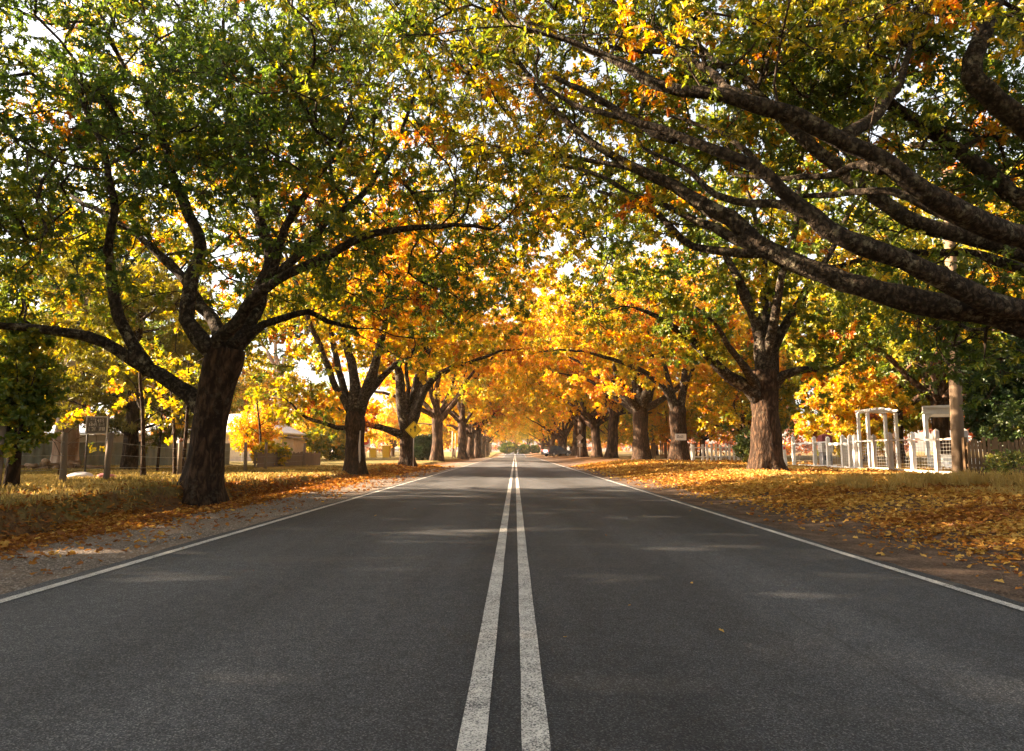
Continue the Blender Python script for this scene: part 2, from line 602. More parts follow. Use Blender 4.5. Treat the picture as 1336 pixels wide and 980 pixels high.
def stripe(name, xc, w, y0=1.2, y1=420):
    yy = np.concatenate([np.arange(y0, 40, .3), np.arange(40, y1, 2.0)])
    x0 = xc - w / 2 + .006 * (noise2(xc, yy, 3, 3) - .5)
    x1 = xc + w / 2 + .006 * (noise2(xc, yy, 3, 4) - .5)
    va = np.stack([x0, yy, zroad(yy) + .017 - .012 * (x0 / 3.2) ** 2], -1)
    vb = np.stack([x1, yy, zroad(yy) + .017 - .012 * (x1 / 3.2) ** 2], -1)
    m = len(yy)
    q = np.arange(m - 1)
    a = Acc()
    a.add(np.concatenate([va, vb]), np.stack([q, q + m, q + m + 1, q + 1], -1).ravel(), np.full(m - 1, 4))
    o = a.build(name, M['road_paint'])
    o['kind'] = 'structure'
    return o


stripe('road_centre_line_marking', -.139, .088)
stripe('road_centre_line_marking', .067, .088)
stripe('road_edge_line_marking', XL, .085)
stripe('road_edge_line_marking', XR, .075)

# ------------------------------------------------------------------ leaves
OAK_T = np.array([(0, 0, 0), (.18, .13, 0), (.30, .07, 0), (.46, .24, 0), (.60, .13, 0), (.78, .21, 0), (1, 0, 0),
                  (.18, -.13, 0), (.30, -.07, 0), (.46, -.24, 0), (.60, -.13, 0), (.78, -.21, 0)], float)
OAK_T[:, 2] = .42 * np.abs(OAK_T[:, 1]) - .22 * OAK_T[:, 0] ** 2
OAK_F = [(0, 6, 5, 4, 3, 2, 1), (0, 7, 8, 9, 10, 11, 6)]
DIA_T = np.array([(0, 0, 0), (.5, .28, .10), (1, 0, -.14), (.5, -.28, .10)], float)
DIA_F = [(0, 3, 2), (0, 2, 1)]
BIG_T = np.array([(0, 0, 0), (.25, .30, .1), (.42, .16, .03), (.70, .34, .08), (1, 0, -.16), (.70, -.34, .08), (.42, -.16, .03), (.25, -.30, .1)], float)
BIG_F = [(0, 4, 3, 2, 1), (0, 7, 6, 5, 4)]
NEE_T = np.array([(0, -.06, 0), (.6, -.10, -.02), (1, 0, -.06), (.6, .10, -.02), (0, .06, 0)], float)
NEE_F = [(0, 1, 2, 3, 4)]
SHAPES = {'oak': (OAK_T, OAK_F), 'dia': (DIA_T, DIA_F), 'big': (BIG_T, BIG_F), 'needle': (NEE_T, NEE_F)}


def unit(v):
    return v / (np.linalg.norm(v, axis=-1, keepdims=True) + 1e-9)


def put_leaves(acc, p, d, nrm, L, tone, shape='oak', mat=0):
    T, Fc = SHAPES[shape]
    d = unit(d)
    b = unit(np.cross(nrm, d))
    n = np.cross(d, b)
    L = np.reshape(L, (-1, 1, 1))
    v = p[:, None, :] + L * (T[None, :, 0:1] * d[:, None, :] + T[None, :, 1:2] * b[:, None, :] + T[None, :, 2:3] * n[:, None, :])
    N, k = len(p), len(T)
    fl = np.array([i for f in Fc for i in f])
    loops = (np.arange(N)[:, None] * k + fl[None, :]).ravel()
    counts = np.tile([len(f) for f in Fc], N)
    acc.add(v.reshape(-1, 3), loops, counts, mat, np.repeat(tone, len(Fc)))


# ------------------------------------------------------------------ trees
def smooth(pts, rads, step=.3, wig=.0, seed=0):
    pts = np.asarray(pts, float)
    rads = np.asarray(rads, float)
    if len(rads) == 2 and len(pts) > 2:
        s = np.concatenate([[0], np.cumsum(np.linalg.norm(np.diff(pts, axis=0), axis=1))])
        rads = rads[0] + (rads[1] - rads[0]) * (s / s[-1]) ** .8
    e = np.concatenate([[2 * pts[0] - pts[1]], pts, [2 * pts[-1] - pts[-2]]])
    er = np.concatenate([[rads[0]], rads, [rads[-1]]])
    out, ro = [], []
    for i in range(1, len(e) - 2):
        n = max(2, int(np.linalg.norm(e[i + 1] - e[i]) / step))
        for t in np.linspace(0, 1, n, endpoint=False):
            p0, p1, p2, p3 = e[i - 1:i + 3]
            out.append(.5 * (2 * p1 + (p2 - p0) * t + (2 * p0 - 5 * p1 + 4 * p2 - p3) * t * t + (3 * p1 - p0 - 3 * p2 + p3) * t ** 3))
            ro.append(er[i] + (er[i + 1] - er[i]) * t)
    out.append(pts[-1])
    ro.append(rads[-1])
    out, ro = np.array(out), np.array(ro)
    if wig:
        w = np.stack([noise3(out * 1.1 + 50 * k, seed + k) - .5 for k in range(3)], -1)
        f = np.minimum(1, np.arange(len(out)) / 4.0)[:, None]
        w2 = np.stack([noise3(out * 3.2 + 70 * k, seed + 9 + k) - .5 for k in range(3)], -1)
        out = out + (w * wig + w2 * wig * .55) * f
        ro = ro * (1 + .22 * (noise3(out * 2.6 + 5, seed + 4) - .45))
    return out, ro


def grow(rng, limbs, att, tip=.007, power=2.15, step=.4):
    """limbs: list of (pts, radii). Each attractor gets a branch from the best nearby node."""
    pos, dr, lid, rad, par, main = [], [], [], [], [], []
    for li, (p, r) in enumerate(limbs):
        t = unit(np.gradient(p, axis=0))
        k0 = int(len(p) * .22)
        for i in range(len(p)):
            if i < k0:
                continue
            pos.append(p[i]); dr.append(t[i]); lid.append(li); rad.append(r[i]); par.append(-1); main.append(True)
    n0 = len(pos)
    cap = n0 + len(att) * 14 + 50
    PO = np.zeros((cap, 3)); DR = np.zeros((cap, 3))
    PO[:n0] = pos; DR[:n0] = dr
    n = n0
    dmin = np.array([np.min(np.linalg.norm(PO[:n0] - a_, axis=1)) for a_ in att])
    branches, ends = [], []
    for ai in np.argsort(dmin):
        a_ = att[ai]
        vec = a_ - PO[:n]
        d = np.linalg.norm(vec, axis=1) + 1e-6
        ca = (vec * DR[:n]).sum(1) / d
        i = int(np.argmin(d * (1.35 - .4 * ca)))
        L = d[i]
        if L < .15:
            ends.append((a_, DR[i], lid[i]))
            continue
        k = min(12, max(2, int(L / step)))
        p0 = PO[i]
        p1 = p0 + (DR[i] * .55 + vec[i] / L * .45 + np.array([0, 0, .12])) * L * .45
        ts = np.linspace(0, 1, k + 1)[1:]
        w = rng.normal(0, .05 * min(L, 1.6), (k, 3)) * np.sin(ts * math.pi)[:, None]
        q = ((1 - ts) ** 2)[:, None] * p0 + (2 * ts * (1 - ts))[:, None] * p1 + (ts ** 2)[:, None] * a_ + w
        prev, idx = i, [i]
        for s in range(k):
            if n >= cap:
                break
            PO[n] = q[s]
            dd = q[s] - PO[prev]
            DR[n] = dd / (np.linalg.norm(dd) + 1e-9)
            lid.append(lid[i]); rad.append(0); par.append(prev); main.append(False)
            idx.append(n)
            prev = n
            n += 1
        branches.append(idx)
        ends.append((q[-1], DR[n - 1], lid[i]))
    acc = np.zeros(n)
    for m in range(n - 1, n0 - 1, -1):
        a0 = max(acc[m], tip ** power)
        acc[m] = a0
        pa = par[m]
        if pa >= n0:
            acc[pa] += a0 * 1.0
    rr = np.array(rad, float)
    rr[n0:] = acc[n0:] ** (1 / power)
    out = []
    for idx in branches:
        r = rr[idx].copy()
        if idx[0] < n0:
            mx = rr[idx[0]] * .62
            r[1:] = np.minimum(r[1:], max(mx, .008))
        r[0] = r[1] * 1.12
        out.append((PO[idx], r, lid[idx[0]]))
    return out, ends


def foliage(acc, rng, ends, tw=7, lv=13, size=(.09, .145), tl=(.28, .6), shape='oak', base=.3, amp=.5, orange=.06, freq=.22, flat=.6, seed=0, up=.25, jit=.07, twmat=1, twigs=True, gate=None):
    P0 = np.array([e[0] for e in ends]); D0 = np.array([e[1] for e in ends])
    n = len(P0)
    cl = base + amp * (noise3(P0 * freq, seed) - .5) + rng.normal(0, .06, n)
    hot = rng.random(n) < orange
    cl = np.where(hot, .77 + rng.normal(0, .06, n), cl)
    p = np.repeat(P0, tw, 0); d0 = np.repeat(D0, tw, 0); c = np.repeat(cl, tw)
    rnd = rng.normal(0, 1, p.shape)
    rnd[:, 2] *= flat
    d = unit(unit(rnd) * 1.0 + d0 * .55 + np.array([0, 0, up]))
    L = rng.uniform(tl[0], tl[1], len(p))
    q = p + d * L[:, None]
    if twigs:
        acc.sticks(p, q, np.full(len(p), .0065), np.full(len(p), .0028), twmat)
    c = c + rng.normal(0, .05, len(c))
    t = rng.uniform(.3, 1.02, (len(p), lv))
    t[:, : lv // 2] = rng.uniform(.82, 1.02, (len(p), lv // 2))
    lp = (p[:, None, :] + d[:, None, :] * (L[:, None] * t)[:, :, None]).reshape(-1, 3)
    dd = np.repeat(d, lv, 0)
    r2 = unit(rng.normal(0, 1, lp.shape))
    ld = unit(dd * .55 + r2 * .95 + np.array([0, 0, -.18]))
    nm = unit(rng.normal(0, .55, lp.shape) + np.array([0, 0, .9]))
    sz = rng.uniform(size[0], size[1], len(lp))
    tone = np.repeat(c, lv) + rng.normal(0, jit, len(lp))
    keep = np.ones(len(lp), bool)
    if gate is not None:
        keep = gate(lp)
    put_leaves(acc, lp[keep], ld[keep], nm[keep], sz[keep], np.clip(tone[keep], 0, 1), shape)


def sample_dome(rng, n, c, r, test):
    out = []
    while len(out) < n:
        v = rng.normal(0, 1, 3)
        v = v / np.linalg.norm(v) * rng.random() ** (1 / 2.2)
        p = np.array(c) + v * np.array(r)
        if test(p):
            out.append(p)
    return np.array(out)


def trunk_mesh(pts, rad, seed, sides=26, flare=1.6):
    p, r = smooth(pts, rad, .12)
    s = np.concatenate([[0], np.cumsum(np.linalg.norm(np.diff(p, axis=0), axis=1))])
    a = Acc()
    a.tube(p, r, sides, bump=.16, seed=seed, cap=True)
    v = a.v[0].reshape(len(p), sides, 3)
    # root buttresses
    th = np.arange(sides) * 2 * math.pi / sides
    lob = .55 + .45 * np.cos(th * 5 + seed) + .25 * np.cos(th * 3 + 2 * seed)
    k = np.exp(-s / .38)[:, None] * np.clip(lob, 0, 2)[None, :] * (flare - 1) * .75
    cen = p[:, None, :]
    v[:] = cen + (v - cen) * (1 + k)[:, :, None]
    a.v[0] = v.reshape(-1, 3).astype(np.float32)
    return a


def make_tree(name, label, cat, group, base, trunk, limbs, att, rng, fol, bark_m='bark', limb_m='limb_bark', leaf_m='leaf', sides=26, flare=1.6, lsides=12, tone=.5, limb_parts=True, tip=.007, crown='crown', step=.4, seed=1):
    root = empty(name, base, label, cat, group)
    tr = trunk_mesh(trunk[0], trunk[1], seed, sides, flare)
    br, ends = grow(rng, limbs, att, tip, step=step)
    accs = [Acc() for _ in limbs]
    for i, (p, r) in enumerate(limbs):
        accs[i].tube(p, r, lsides, bump=.16, seed=seed + i)
    fine = Acc()
    for p, r, li in br:
        if r[0] > .022:
            accs[li].tube(p, r, 7 if r[0] > .05 else 5, bump=.08, seed=li, cap=False)
        else:
            fine.tube(p, r, 4, mat=1, cap=False)
    if not limb_parts:
        for x in accs:
            for k in range(len(x.v)):
                pass
        tr2 = tr.build('trunk', M[bark_m], root, base)
        allb = Acc()
        for x in accs:
            for k in range(len(x.v)):
                allb.v.append(x.v[k]); allb.l.append(x.l[k] + allb.n); allb.c.append(x.c[k]); allb.m.append(x.m[k]); allb.t.append(x.t[k]); allb.s.append(x.s[k])
            allb.n += x.n
        allb.build('limbs', M[limb_m], root, base)
    else:
        tr.build('trunk', M[bark_m], root, base)
        for x in accs:
            x.build('limb', M[limb_m], root, base)
    if fol is not None:
        foliage(fine, rng, ends, **fol)
    o = fine.build(crown, [M[leaf_m], M['twig']], root, base)
    o.color = (tone, .5, .5, 1)
    return root


def LP(seq, r, wig=.12, seed=0, step=.25):
    """limb from (pixel x, pixel y, distance) control points"""
    return smooth([P(*s) for s in seq], r, step, wig, seed)


# --- the big oak left of the road
rng = np.random.default_rng(3)
b1 = G(262, 650)
D1 = b1[1]
k1 = D1 - 13.9
trunk1 = ([b1 + [0, 0, -.2], P(265, 628, D1), P(270, 590, D1), P(274, 550, D1), P(282, 510, D1), P(291, 478, D1), P(296, 455, D1)], [.47, .40, .355, .335, .335, .37, .34])
limbs1 = [
    LP([(268, 540, D1), (245, 516, D1), (215, 497, D1 - .2), (188, 482, D1 - .3), (155, 460, D1 - .5), (118, 442, D1 - .8), (60, 432, D1 - 1.1), (0, 424, D1 - 1.4), (-70, 405, D1 - 1.6)], [0.200, 0.038], 0.18, 1),
    LP([(196, 486, D1 - .3), (176, 455, D1 - .4), (158, 415, D1 - .5), (148, 370, D1 - .6), (142, 325, D1 - .8), (150, 270, D1 - 1), (140, 200, D1 - 1.2), (110, 130, D1 - 1.4)], [0.152, 0.035], 0.18, 2),
    LP([(288, 470, D1), (268, 448, D1 - .2), (246, 425, D1 - .3), (243, 398, D1 - .3), (254, 362, D1 - .2), (262, 320, D1), (240, 265, D1 + .2), (222, 215, D1 + .3), (205, 150, D1 + .4), (190, 60, D1 + .5)], [0.192, 0.035], 0.18, 3),
    LP([(290, 462, D1 - .1), (285, 445, D1 - .3), (306, 422, D1 - .5), (328, 388, D1 - .7), (362, 366, D1 - .8), (400, 346, D1 - .9), (438, 328, D1 - 1), (475, 308, D1 - 1.1), (530, 299, D1 - 1.2), (590, 294, D1 - 1.3), (640, 300, D1 - 1.3)], [0.160, 0.032], 0.14, 4),
    LP([(300, 468, D1 + .2), (318, 445, D1 + .5), (345, 424, D1 + .8), (372, 414, D1 + 1), (402, 408, D1 + 1.2), (430, 420, D1 + 1.4), (465, 428, D1 + 1.6)], [0.144, 0.035], 0.14, 5),
    LP([(318, 405, D1 - .6), (345, 378, D1 - .5), (358, 340, D1 - .5), (368, 300, D1 - .6), (392, 262, D1 - .8), (432, 212, D1 - 1), (455, 150, D1 - 1.2)], [0.120, 0.028], 0.18, 6),
    LP([(297, 458, D1 + .2), (326, 420, D1 + .7), (348, 370, D1 + 1.1), (352, 310, D1 + 1.4), (320, 230, D1 + 1.8), (300, 140, D1 + 2), (292, 30, D1 + 2.2)], [0.192, 0.042], 0.22, 7),
    LP([(294, 458, D1 + .2), (270, 410, D1 + 1), (225, 350, D1 + 2), (170, 300, D1 + 2.8), (100, 260, D1 + 3.4), (20, 220, D1 + 4)], [0.160, 0.035], 0.22, 8),
    LP([(352, 372, D1 + .9), (410, 310, D1 + 1.2), (470, 250, D1 + 1.4), (520, 180, D1 + 1.6), (560, 90, D1 + 1.8)], [0.112, 0.028], 0.22, 9),
]


def px_of(p):
    """pixel of a world point: used only to keep the near foliage off the traced boughs"""
    d = np.asarray(p) - CAM
    cy, sy = math.cos(YAW), math.sin(YAW)
    x = d[..., 0] * cy + d[..., 1] * sy
    y = -d[..., 0] * sy + d[..., 1] * cy
    c, s = math.cos(PITCH), math.sin(PITCH)
    dep = y * c + d[..., 2] * s
    up = -y * s + d[..., 2] * c
    return 668 + F * x / dep, 490 - F * up / dep, dep


def test1(p):
    x, y, z = p
    dx, dy = x - b1[0], y - b1[1]
    rr_ = math.hypot(dx, dy)
    if z < 3.0 + .35 * max(0, 4 - rr_) or z > 15:
        return False
    if y < 9.3 or x > .6 or y > 19.8 + 2 * (z > 10):
        return False
    if rr_ < 2.2 and z < 5.5:
        return False
    dens = .25 + .75 * noise3(np.array([p * .45]), 5)[0] ** .8
    if y < 12.3:
        dens *= .55
    if z < 4.6:
        dens *= .6
    return RNG.random() < dens


att1 = sample_dome(rng, 1680, (b1[0] - .6, b1[1] + .6, 8.0), (10.6, 6.6, 6.4), test1)
make_tree('oak_tree', 'big green oak with a thick leaning trunk at the left road edge', 'tree', 'old oaks lining the road', b1, trunk1, limbs1, att1, rng,
          dict(tw=8, lv=17, size=(.06, .14), tl=(.25, .62), base=.45, amp=.55, freq=.17, orange=.045, seed=3), seed=3, tip=.009)

# --- the oak right of the frame whose boughs cross the road
rng = np.random.default_rng(4)
b0 = on_ground(9.0, 9.2)
D0 = 9.2
trunk0 = ([b0 + [0, 0, -.2], b0 + [0, 0, .5], b0 + [-.03, 0, 1.2], b0 + [-.05, 0, 2.0], b0 + [-.1, 0, 2.9], b0 + [-.1, .1, 3.8]], [.75, .66, .60, .58, .62, .50])
o0 = b0 + np.array([0, 0, 0.0])


def LP0(start, seq, r, wig=.1, seed=0):
    return smooth([np.array(start)] + [P(*s) for s in seq], r, .22, wig, seed)


limbs0 = [
    LP0(o0 + [-.1, 0, 2.35], [(1420, 432, 9.2), (1336, 420, 9.1), (1250, 404, 9.1), (1170, 384, 9.2), (1100, 366, 9.4), (1050, 350, 9.6), (1000, 327, 9.8), (950, 286, 10), (900, 256, 10.2), (855, 232, 10.4), (800, 203, 10.6), (740, 165, 10.8), (700, 120, 11), (670, 70, 11.2)],
        [0.302, 0.244, 0.210, 0.181, 0.168, 0.151, 0.139, 0.130, 0.118, 0.101, 0.084, 0.067, 0.055, 0.042, 0.034], 0.12, 11),
    LP0(o0 + [-.1, 0, 2.7], [(1420, 418, 9.0), (1336, 402, 8.8), (1285, 392, 8.7), (1225, 366, 8.6), (1150, 330, 8.5), (1100, 310, 8.4), (1060, 285, 8.4), (1020, 254, 8.3), (980, 222, 8.3), (930, 201, 8.3), (880, 182, 8.4), (835, 165, 8.5), (780, 130, 8.6), (720, 100, 8.7)],
        [0.208, 0.176, 0.152, 0.140, 0.132, 0.124, 0.112, 0.100, 0.088, 0.072, 0.064, 0.056, 0.048, 0.040, 0.032], 0.12, 12),
    LP0(o0 + [-.1, 0, 3.5], [(1420, 340, 9.0), (1336, 312, 8.7), (1280, 292, 8.5), (1230, 268, 8.3), (1180, 238, 8.2), (1130, 205, 8.1), (1080, 176, 8.0), (1040, 156, 8.0), (990, 140, 8.0), (920, 121, 8.0), (860, 104, 8.1), (800, 76, 8.2), (740, 55, 8.3), (660, 20, 8.4)],
        [0.205, 0.173, 0.150, 0.138, 0.128, 0.122, 0.115, 0.106, 0.096, 0.090, 0.077, 0.064, 0.051, 0.038, 0.029], 0.12, 13),
    LP0(o0 + [-.1, .1, 3.2], [(1400, 345, 9.6), (1300, 318, 9.8), (1200, 292, 9.9), (1130, 250, 10), (1085, 215, 10.1), (1050, 182, 10.2), (1020, 155, 10.3), (985, 118, 10.4), (950, 84, 10.6), (900, 54, 10.8), (840, 30, 11), (770, -20, 11.2)],
        [0.161, 0.136, 0.124, 0.112, 0.105, 0.096, 0.087, 0.081, 0.068, 0.056, 0.046, 0.037, 0.028], 0.12, 14),
    LP0(o0 + [-.1, .2, 3.6], [(1420, 290, 10), (1336, 262, 10.4), (1285, 228, 10.8), (1235, 182, 11.1), (1195, 150, 11.3), (1150, 128, 11.5), (1090, 90, 11.8), (1030, 40, 12)], [0.180, 0.038], 0.20, 15),
    LP0(o0 + [-.05, .1, 3.8], [(1430, 230, 9.5), (1345, 160, 9.3), (1290, 118, 9.2), (1272, 98, 9.2), (1280, 50, 9.2), (1300, 0, 9.2), (1320, -90, 9.2)], [0.225, 0.075], 0.12, 16),
    LP0(P(1005, 329, 9.75), [(968, 331, 9.9), (920, 322, 10.2), (890, 312, 10.5), (862, 282, 10.8), (830, 266, 11.1), (780, 250, 11.4)], [0.075, 0.030], 0.10, 17),
    LP0(o0 + [-.1, .2, 2.9], [(1380, 356, 10.4), (1300, 342, 10.8), (1235, 336, 11), (1180, 333, 11.2), (1120, 342, 11.4), (1080, 352, 11.6)], [0.128, 0.032], 0.16, 18),
    LP0(P(1095, 182, 8.1), [(1135, 155, 8.4), (1160, 128, 8.7), (1180, 96, 9), (1190, 60, 9.3), (1185, 10, 9.5)], [0.090, 0.030], 0.10, 19),
    LP0(P(1055, 283, 8.4), [(1020, 268, 8.6), (985, 262, 8.8), (940, 250, 9), (890, 215, 9.2), (840, 195, 9.4)], [0.070, 0.025], 0.12, 20),
    LP0(P(1270, 292, 8.5), [(1190, 262, 9), (1140, 250, 9.4), (1090, 254, 9.8), (1040, 258, 10.2)], [0.090, 0.030], 0.12, 21),
    LP0(o0 + [0, .2, 3.7], [(1500, 120, 9.6), (1440, 20, 9.8), (1400, -90, 10)], [0.272, 0.096], 0.20, 22),
    LP0(P(862, 236, 10.4), [(830, 222, 10.6), (793, 212, 10.8), (743, 206, 11), (690, 200, 11.2), (640, 190, 11.4)], [.055, .02], .12, 23),
    LP0(P(880, 182, 8.4), [(848, 172, 8.7), (818, 156, 9), (768, 140, 9.3), (718, 114, 9.6), (680, 104, 9.9)], [.06, .02], .12, 24),
    LP0(P(1040, 268, 8.4), [(1008, 240, 8.7), (978, 202, 9), (948, 172, 9.2), (915, 160, 9.5), (870, 150, 9.8)], [.065, .02], .12, 25),
    LP0(P(1150, 222, 8.15), [(1125, 215, 8.6), (1095, 222, 9), (1050, 232, 9.4), (1000, 236, 9.8), (950, 228, 10.2)], [.07, .02], .12, 26),
    LP0(P(990, 140, 8.0), [(950, 112, 8.4), (925, 85, 8.8), (880, 70, 9.2), (830, 66, 9.6), (780, 58, 10)], [.08, .025], .12, 27),
    LP0(P(1000, 327, 9.8), [(960, 312, 9.9), (935, 296, 10), (905, 290, 10.2), (865, 268, 10.4), (820, 255, 10.6), (770, 225, 10.8), (720, 215, 11)], [.085, .02], .1, 28),
]


def test0(p):
    x, y, z = p
    u, v, dep = px_of(p)
    if dep < 3 or y < 6.8 or z > 13:
        return False
    # lowest leaves: an arch that climbs away from the trunk towards the road
    vmax = np.interp(u, [430, 560, 650, 720, 800, 900, 1000, 1100, 1200, 1300, 1600], [60, 150, 225, 300, 320, 250, 230, 235, 250, 330, 330])
    if v > vmax:
        return False
    if x < -2.2:
        return False
    dens = .3 + .7 * noise3(np.array([p * .5]), 15)[0]
    if v > 70 and y < 10.4:
        dens *= .10
    return RNG.random() < dens


att0 = sample_dome(rng, 1500, (5.0, 10.6, 7.0), (8.2, 4.4, 5.0), test0)
# hanging sprays by the pole and over the road's middle
extra0 = [P(u + rng.normal(0, 14), v + rng.normal(0, 16), 10.4 + rng.normal(0, .5)) for u, v in
          [(1195, 350), (1210, 420), (1225, 455), (1215, 390), (1290, 350), (1310, 345), (1140, 330), (1160, 300), (740, 270), (765, 300), (720, 240), (700, 200), (830, 280), (905, 290), (870, 300), (1120, 300), (1000, 280), (1240, 430), (1300, 470), (1290, 500), (1246, 400), (1250, 440), (1240, 460), (1252, 375), (1236, 420), (1258, 450)] for _ in range(3)]
att0 = np.concatenate([att0, np.array(extra0)])
make_tree('oak_tree', 'dark oak with long mottled boughs reaching over the road', 'tree', 'old oaks lining the road', b0, trunk0, limbs0, att0, rng,
          dict(tw=7, lv=15, size=(.055, .125), tl=(.22, .5), base=.34, amp=.55, freq=.17, orange=.06, seed=23), seed=5, lsides=16, tip=.009)


# --- generic roadside oak in local coordinates
def oak_local(seed, h_fork, r, spread, height, n_att, n_limb=6, zlow=3.4, lean=0.0, yscale=1.0, droop=.05):
    g = np.random.default_rng(seed)
    tp = [(0, 0, -.2), (.02 + lean * .2, 0, h_fork * .3), (lean * .5, .03, h_fork * .65), (lean, .02, h_fork), (lean * 1.1, 0, h_fork + .5)]
    tr = ([np.array(p) for p in tp], [r * 1.25, r * 1.0, r * .93, r * 1.0, r * .8])
    L = []
    for i in range(n_limb):
        az = i * 2 * math.pi / n_limb + g.uniform(-.35, .35)
        el = g.uniform(.25, .9)
        st = np.array([lean, 0, h_fork * g.uniform(.82, 1.05)])
        ln = spread * g.uniform(.75, 1.0)
        pts = [st]
        d = np.array([math.cos(az) * math.cos(el), math.sin(az) * math.cos(el), math.sin(el)])
        for k in range(5):
            d = unit(d + np.array([0, 0, [.28, .1, -.08, -.1, -.05][k]]) + g.normal(0, .16, 3))
            pts.append(pts[-1] + d * ln / 5)
        L.append(smooth(pts, [r * g.uniform(.42, .6), .04], .35, .15, seed + i))
    for i in range(3):
        az = g.uniform(0, 6.28)
        pts = [np.array([lean, 0, h_fork])]
        d = unit(np.array([math.cos(az) * .35, math.sin(az) * .35, 1]))
        for k in range(5):
            d = unit(d + g.normal(0, .16, 3) + np.array([0, 0, .1]))
            pts.append(pts[-1] + d * (height - h_fork) * .8 / 5)
        L.append(smooth(pts, [r * .55, .05], .35, .15, seed + 20 + i))

    def test(p):
        rr_ = math.hypot(p[0], p[1])
        if p[2] < zlow + .5 * max(0, 3.0 - rr_) - droop * max(0, rr_ - 4):
            return False
        return g.random() < .3 + .7 * noise3(np.array([p * .45 + seed]), seed)[0]

    at = sample_dome(g, n_att, (0, 0, (height + zlow) / 2 + .2), (spread, spread * yscale, (height - zlow) / 2 + .3), test)
    return tr, L, at, g


def shift(tr, L, at, base):
    return ([p + base for p in tr[0]], tr[1]), [(p + base, r) for p, r in L], at + base


def road_oak(base, label, seed, h_fork, r, spread, height, n_att, fol, limbs=None, lean=0.0, zlow=3.4, droop=.05, yscale=1.0, cut=None, **kw):
    tr, L, at, g = oak_local(seed, h_fork, r, spread, height, n_att, lean=lean, zlow=zlow, droop=droop, yscale=yscale)
    tr, L, at = shift(tr, L, at, base)
    if limbs is not None:
        L = limbs + [(p_, r_ * .75) for p_, r_ in L[-3:]]
        ex = [p_[i] + g.normal(0, .45, 3) + [0, 0, .25] for p_, r_ in limbs for i in g.integers(int(len(p_) * .45), len(p_), 22)]
        at = np.concatenate([at, np.array(ex)])
    if cut is not None:
        at = np.array([p for p in at if cut(p)])
    return make_tree('oak_tree', label, 'tree', 'old oaks lining the road', base, tr, L, at, g, fol, seed=seed, **kw)


# second oak on the left: a trunk that splits into three
b2 = G(462, 620)
D2 = b2[1]
l2 = [LP([(462, 540, D2), (464, 505, D2), (456, 470, D2 + .3), (446, 430, D2 + .6), (440, 380, D2 + .9), (430, 320, D2 + 1.2)], [.28, .06], .15, 41, .35),
      LP([(468, 540, D2), (482, 500, D2 - .3), (492, 470, D2 - .5), (498, 440, D2 - .6), (506, 400, D2 - .8), (520, 350, D2 - 1)], [.25, .06], .15, 42, .35),
      LP([(456, 558, D2), (438, 558, D2 - .3), (418, 552, D2 - .6), (400, 545, D2 - .8), (380, 528, D2 - 1.1), (360, 515, D2 - 1.4)], [.13, .015], .12, 43, .35),
      LP([(470, 530, D2), (500, 490, D2 + .8), (540, 455, D2 + 1.5), (580, 420, D2 + 2), (620, 400, D2 + 2.5)], [.18, .05], .15, 44, .35)]
FOLM = dict(tw=7, lv=19, size=(.10, .175), tl=(.3, .75), shape='big', base=.61, amp=.34, orange=.07, seed=8, twigs=False)
t2 = road_oak(b2, 'golden oak with a forked trunk and a pale bark scar, second along the left verge', 31, 2.1, .40, 8.6, 14.5, 560, FOLM, limbs=l2, zlow=3.9, droop=0, yscale=.8, cut=lambda p: p[1] > 25.0 or (p[1] > 22.5 and p[2] > 9.5))
# pale seam down the second trunk
a = Acc()
a.tube([P(468, 619, D2 - .36), P(469, 600, D2 - .32), P(469, 580, D2 - .31), P(470, 562, D2 - .30)], [.05, .045, .04, .02], 8, bump=.2)
a.build('bark_seam', M['weathered'], t2, b2)
b3 = G(530, 607)
D3 = b3[1]
l3 = [LP([(530, 560, D3), (524, 520, D3), (520, 480, D3), (515, 440, D3 + .3), (510, 400, D3 + .6)], [.42, .1], .2, 51, .4),
      LP([(534, 560, D3), (548, 520, D3 - .3), (565, 495, D3 - .6), (590, 480, D3 - .9), (620, 470, D3 - 1.2), (655, 458, D3 - 1.5), (690, 455, D3 - 1.7)], [.34, .03], .15, 52, .4),
      LP([(526, 568, D3), (505, 560, D3 - .3), (485, 555, D3 - .6), (462, 548, D3 - 1), (440, 530, D3 - 1.4)], [.27, .07], .15, 53, .4),
      LP([(532, 545, D3), (545, 490, D3 + .8), (560, 440, D3 + 1.6), (570, 390, D3 + 2)], [.30, .08], .2, 54, .4)]
FOL3 = dict(FOLM, size=(.13, .22), base=.67, amp=.30, seed=9, lv=15)
road_oak(b3, 'orange oak behind the yellow diamond sign', 32, 2.6, .41, 9.0, 15, 480, FOL3, limbs=l3, zlow=5.0, droop=.1, yscale=.65)
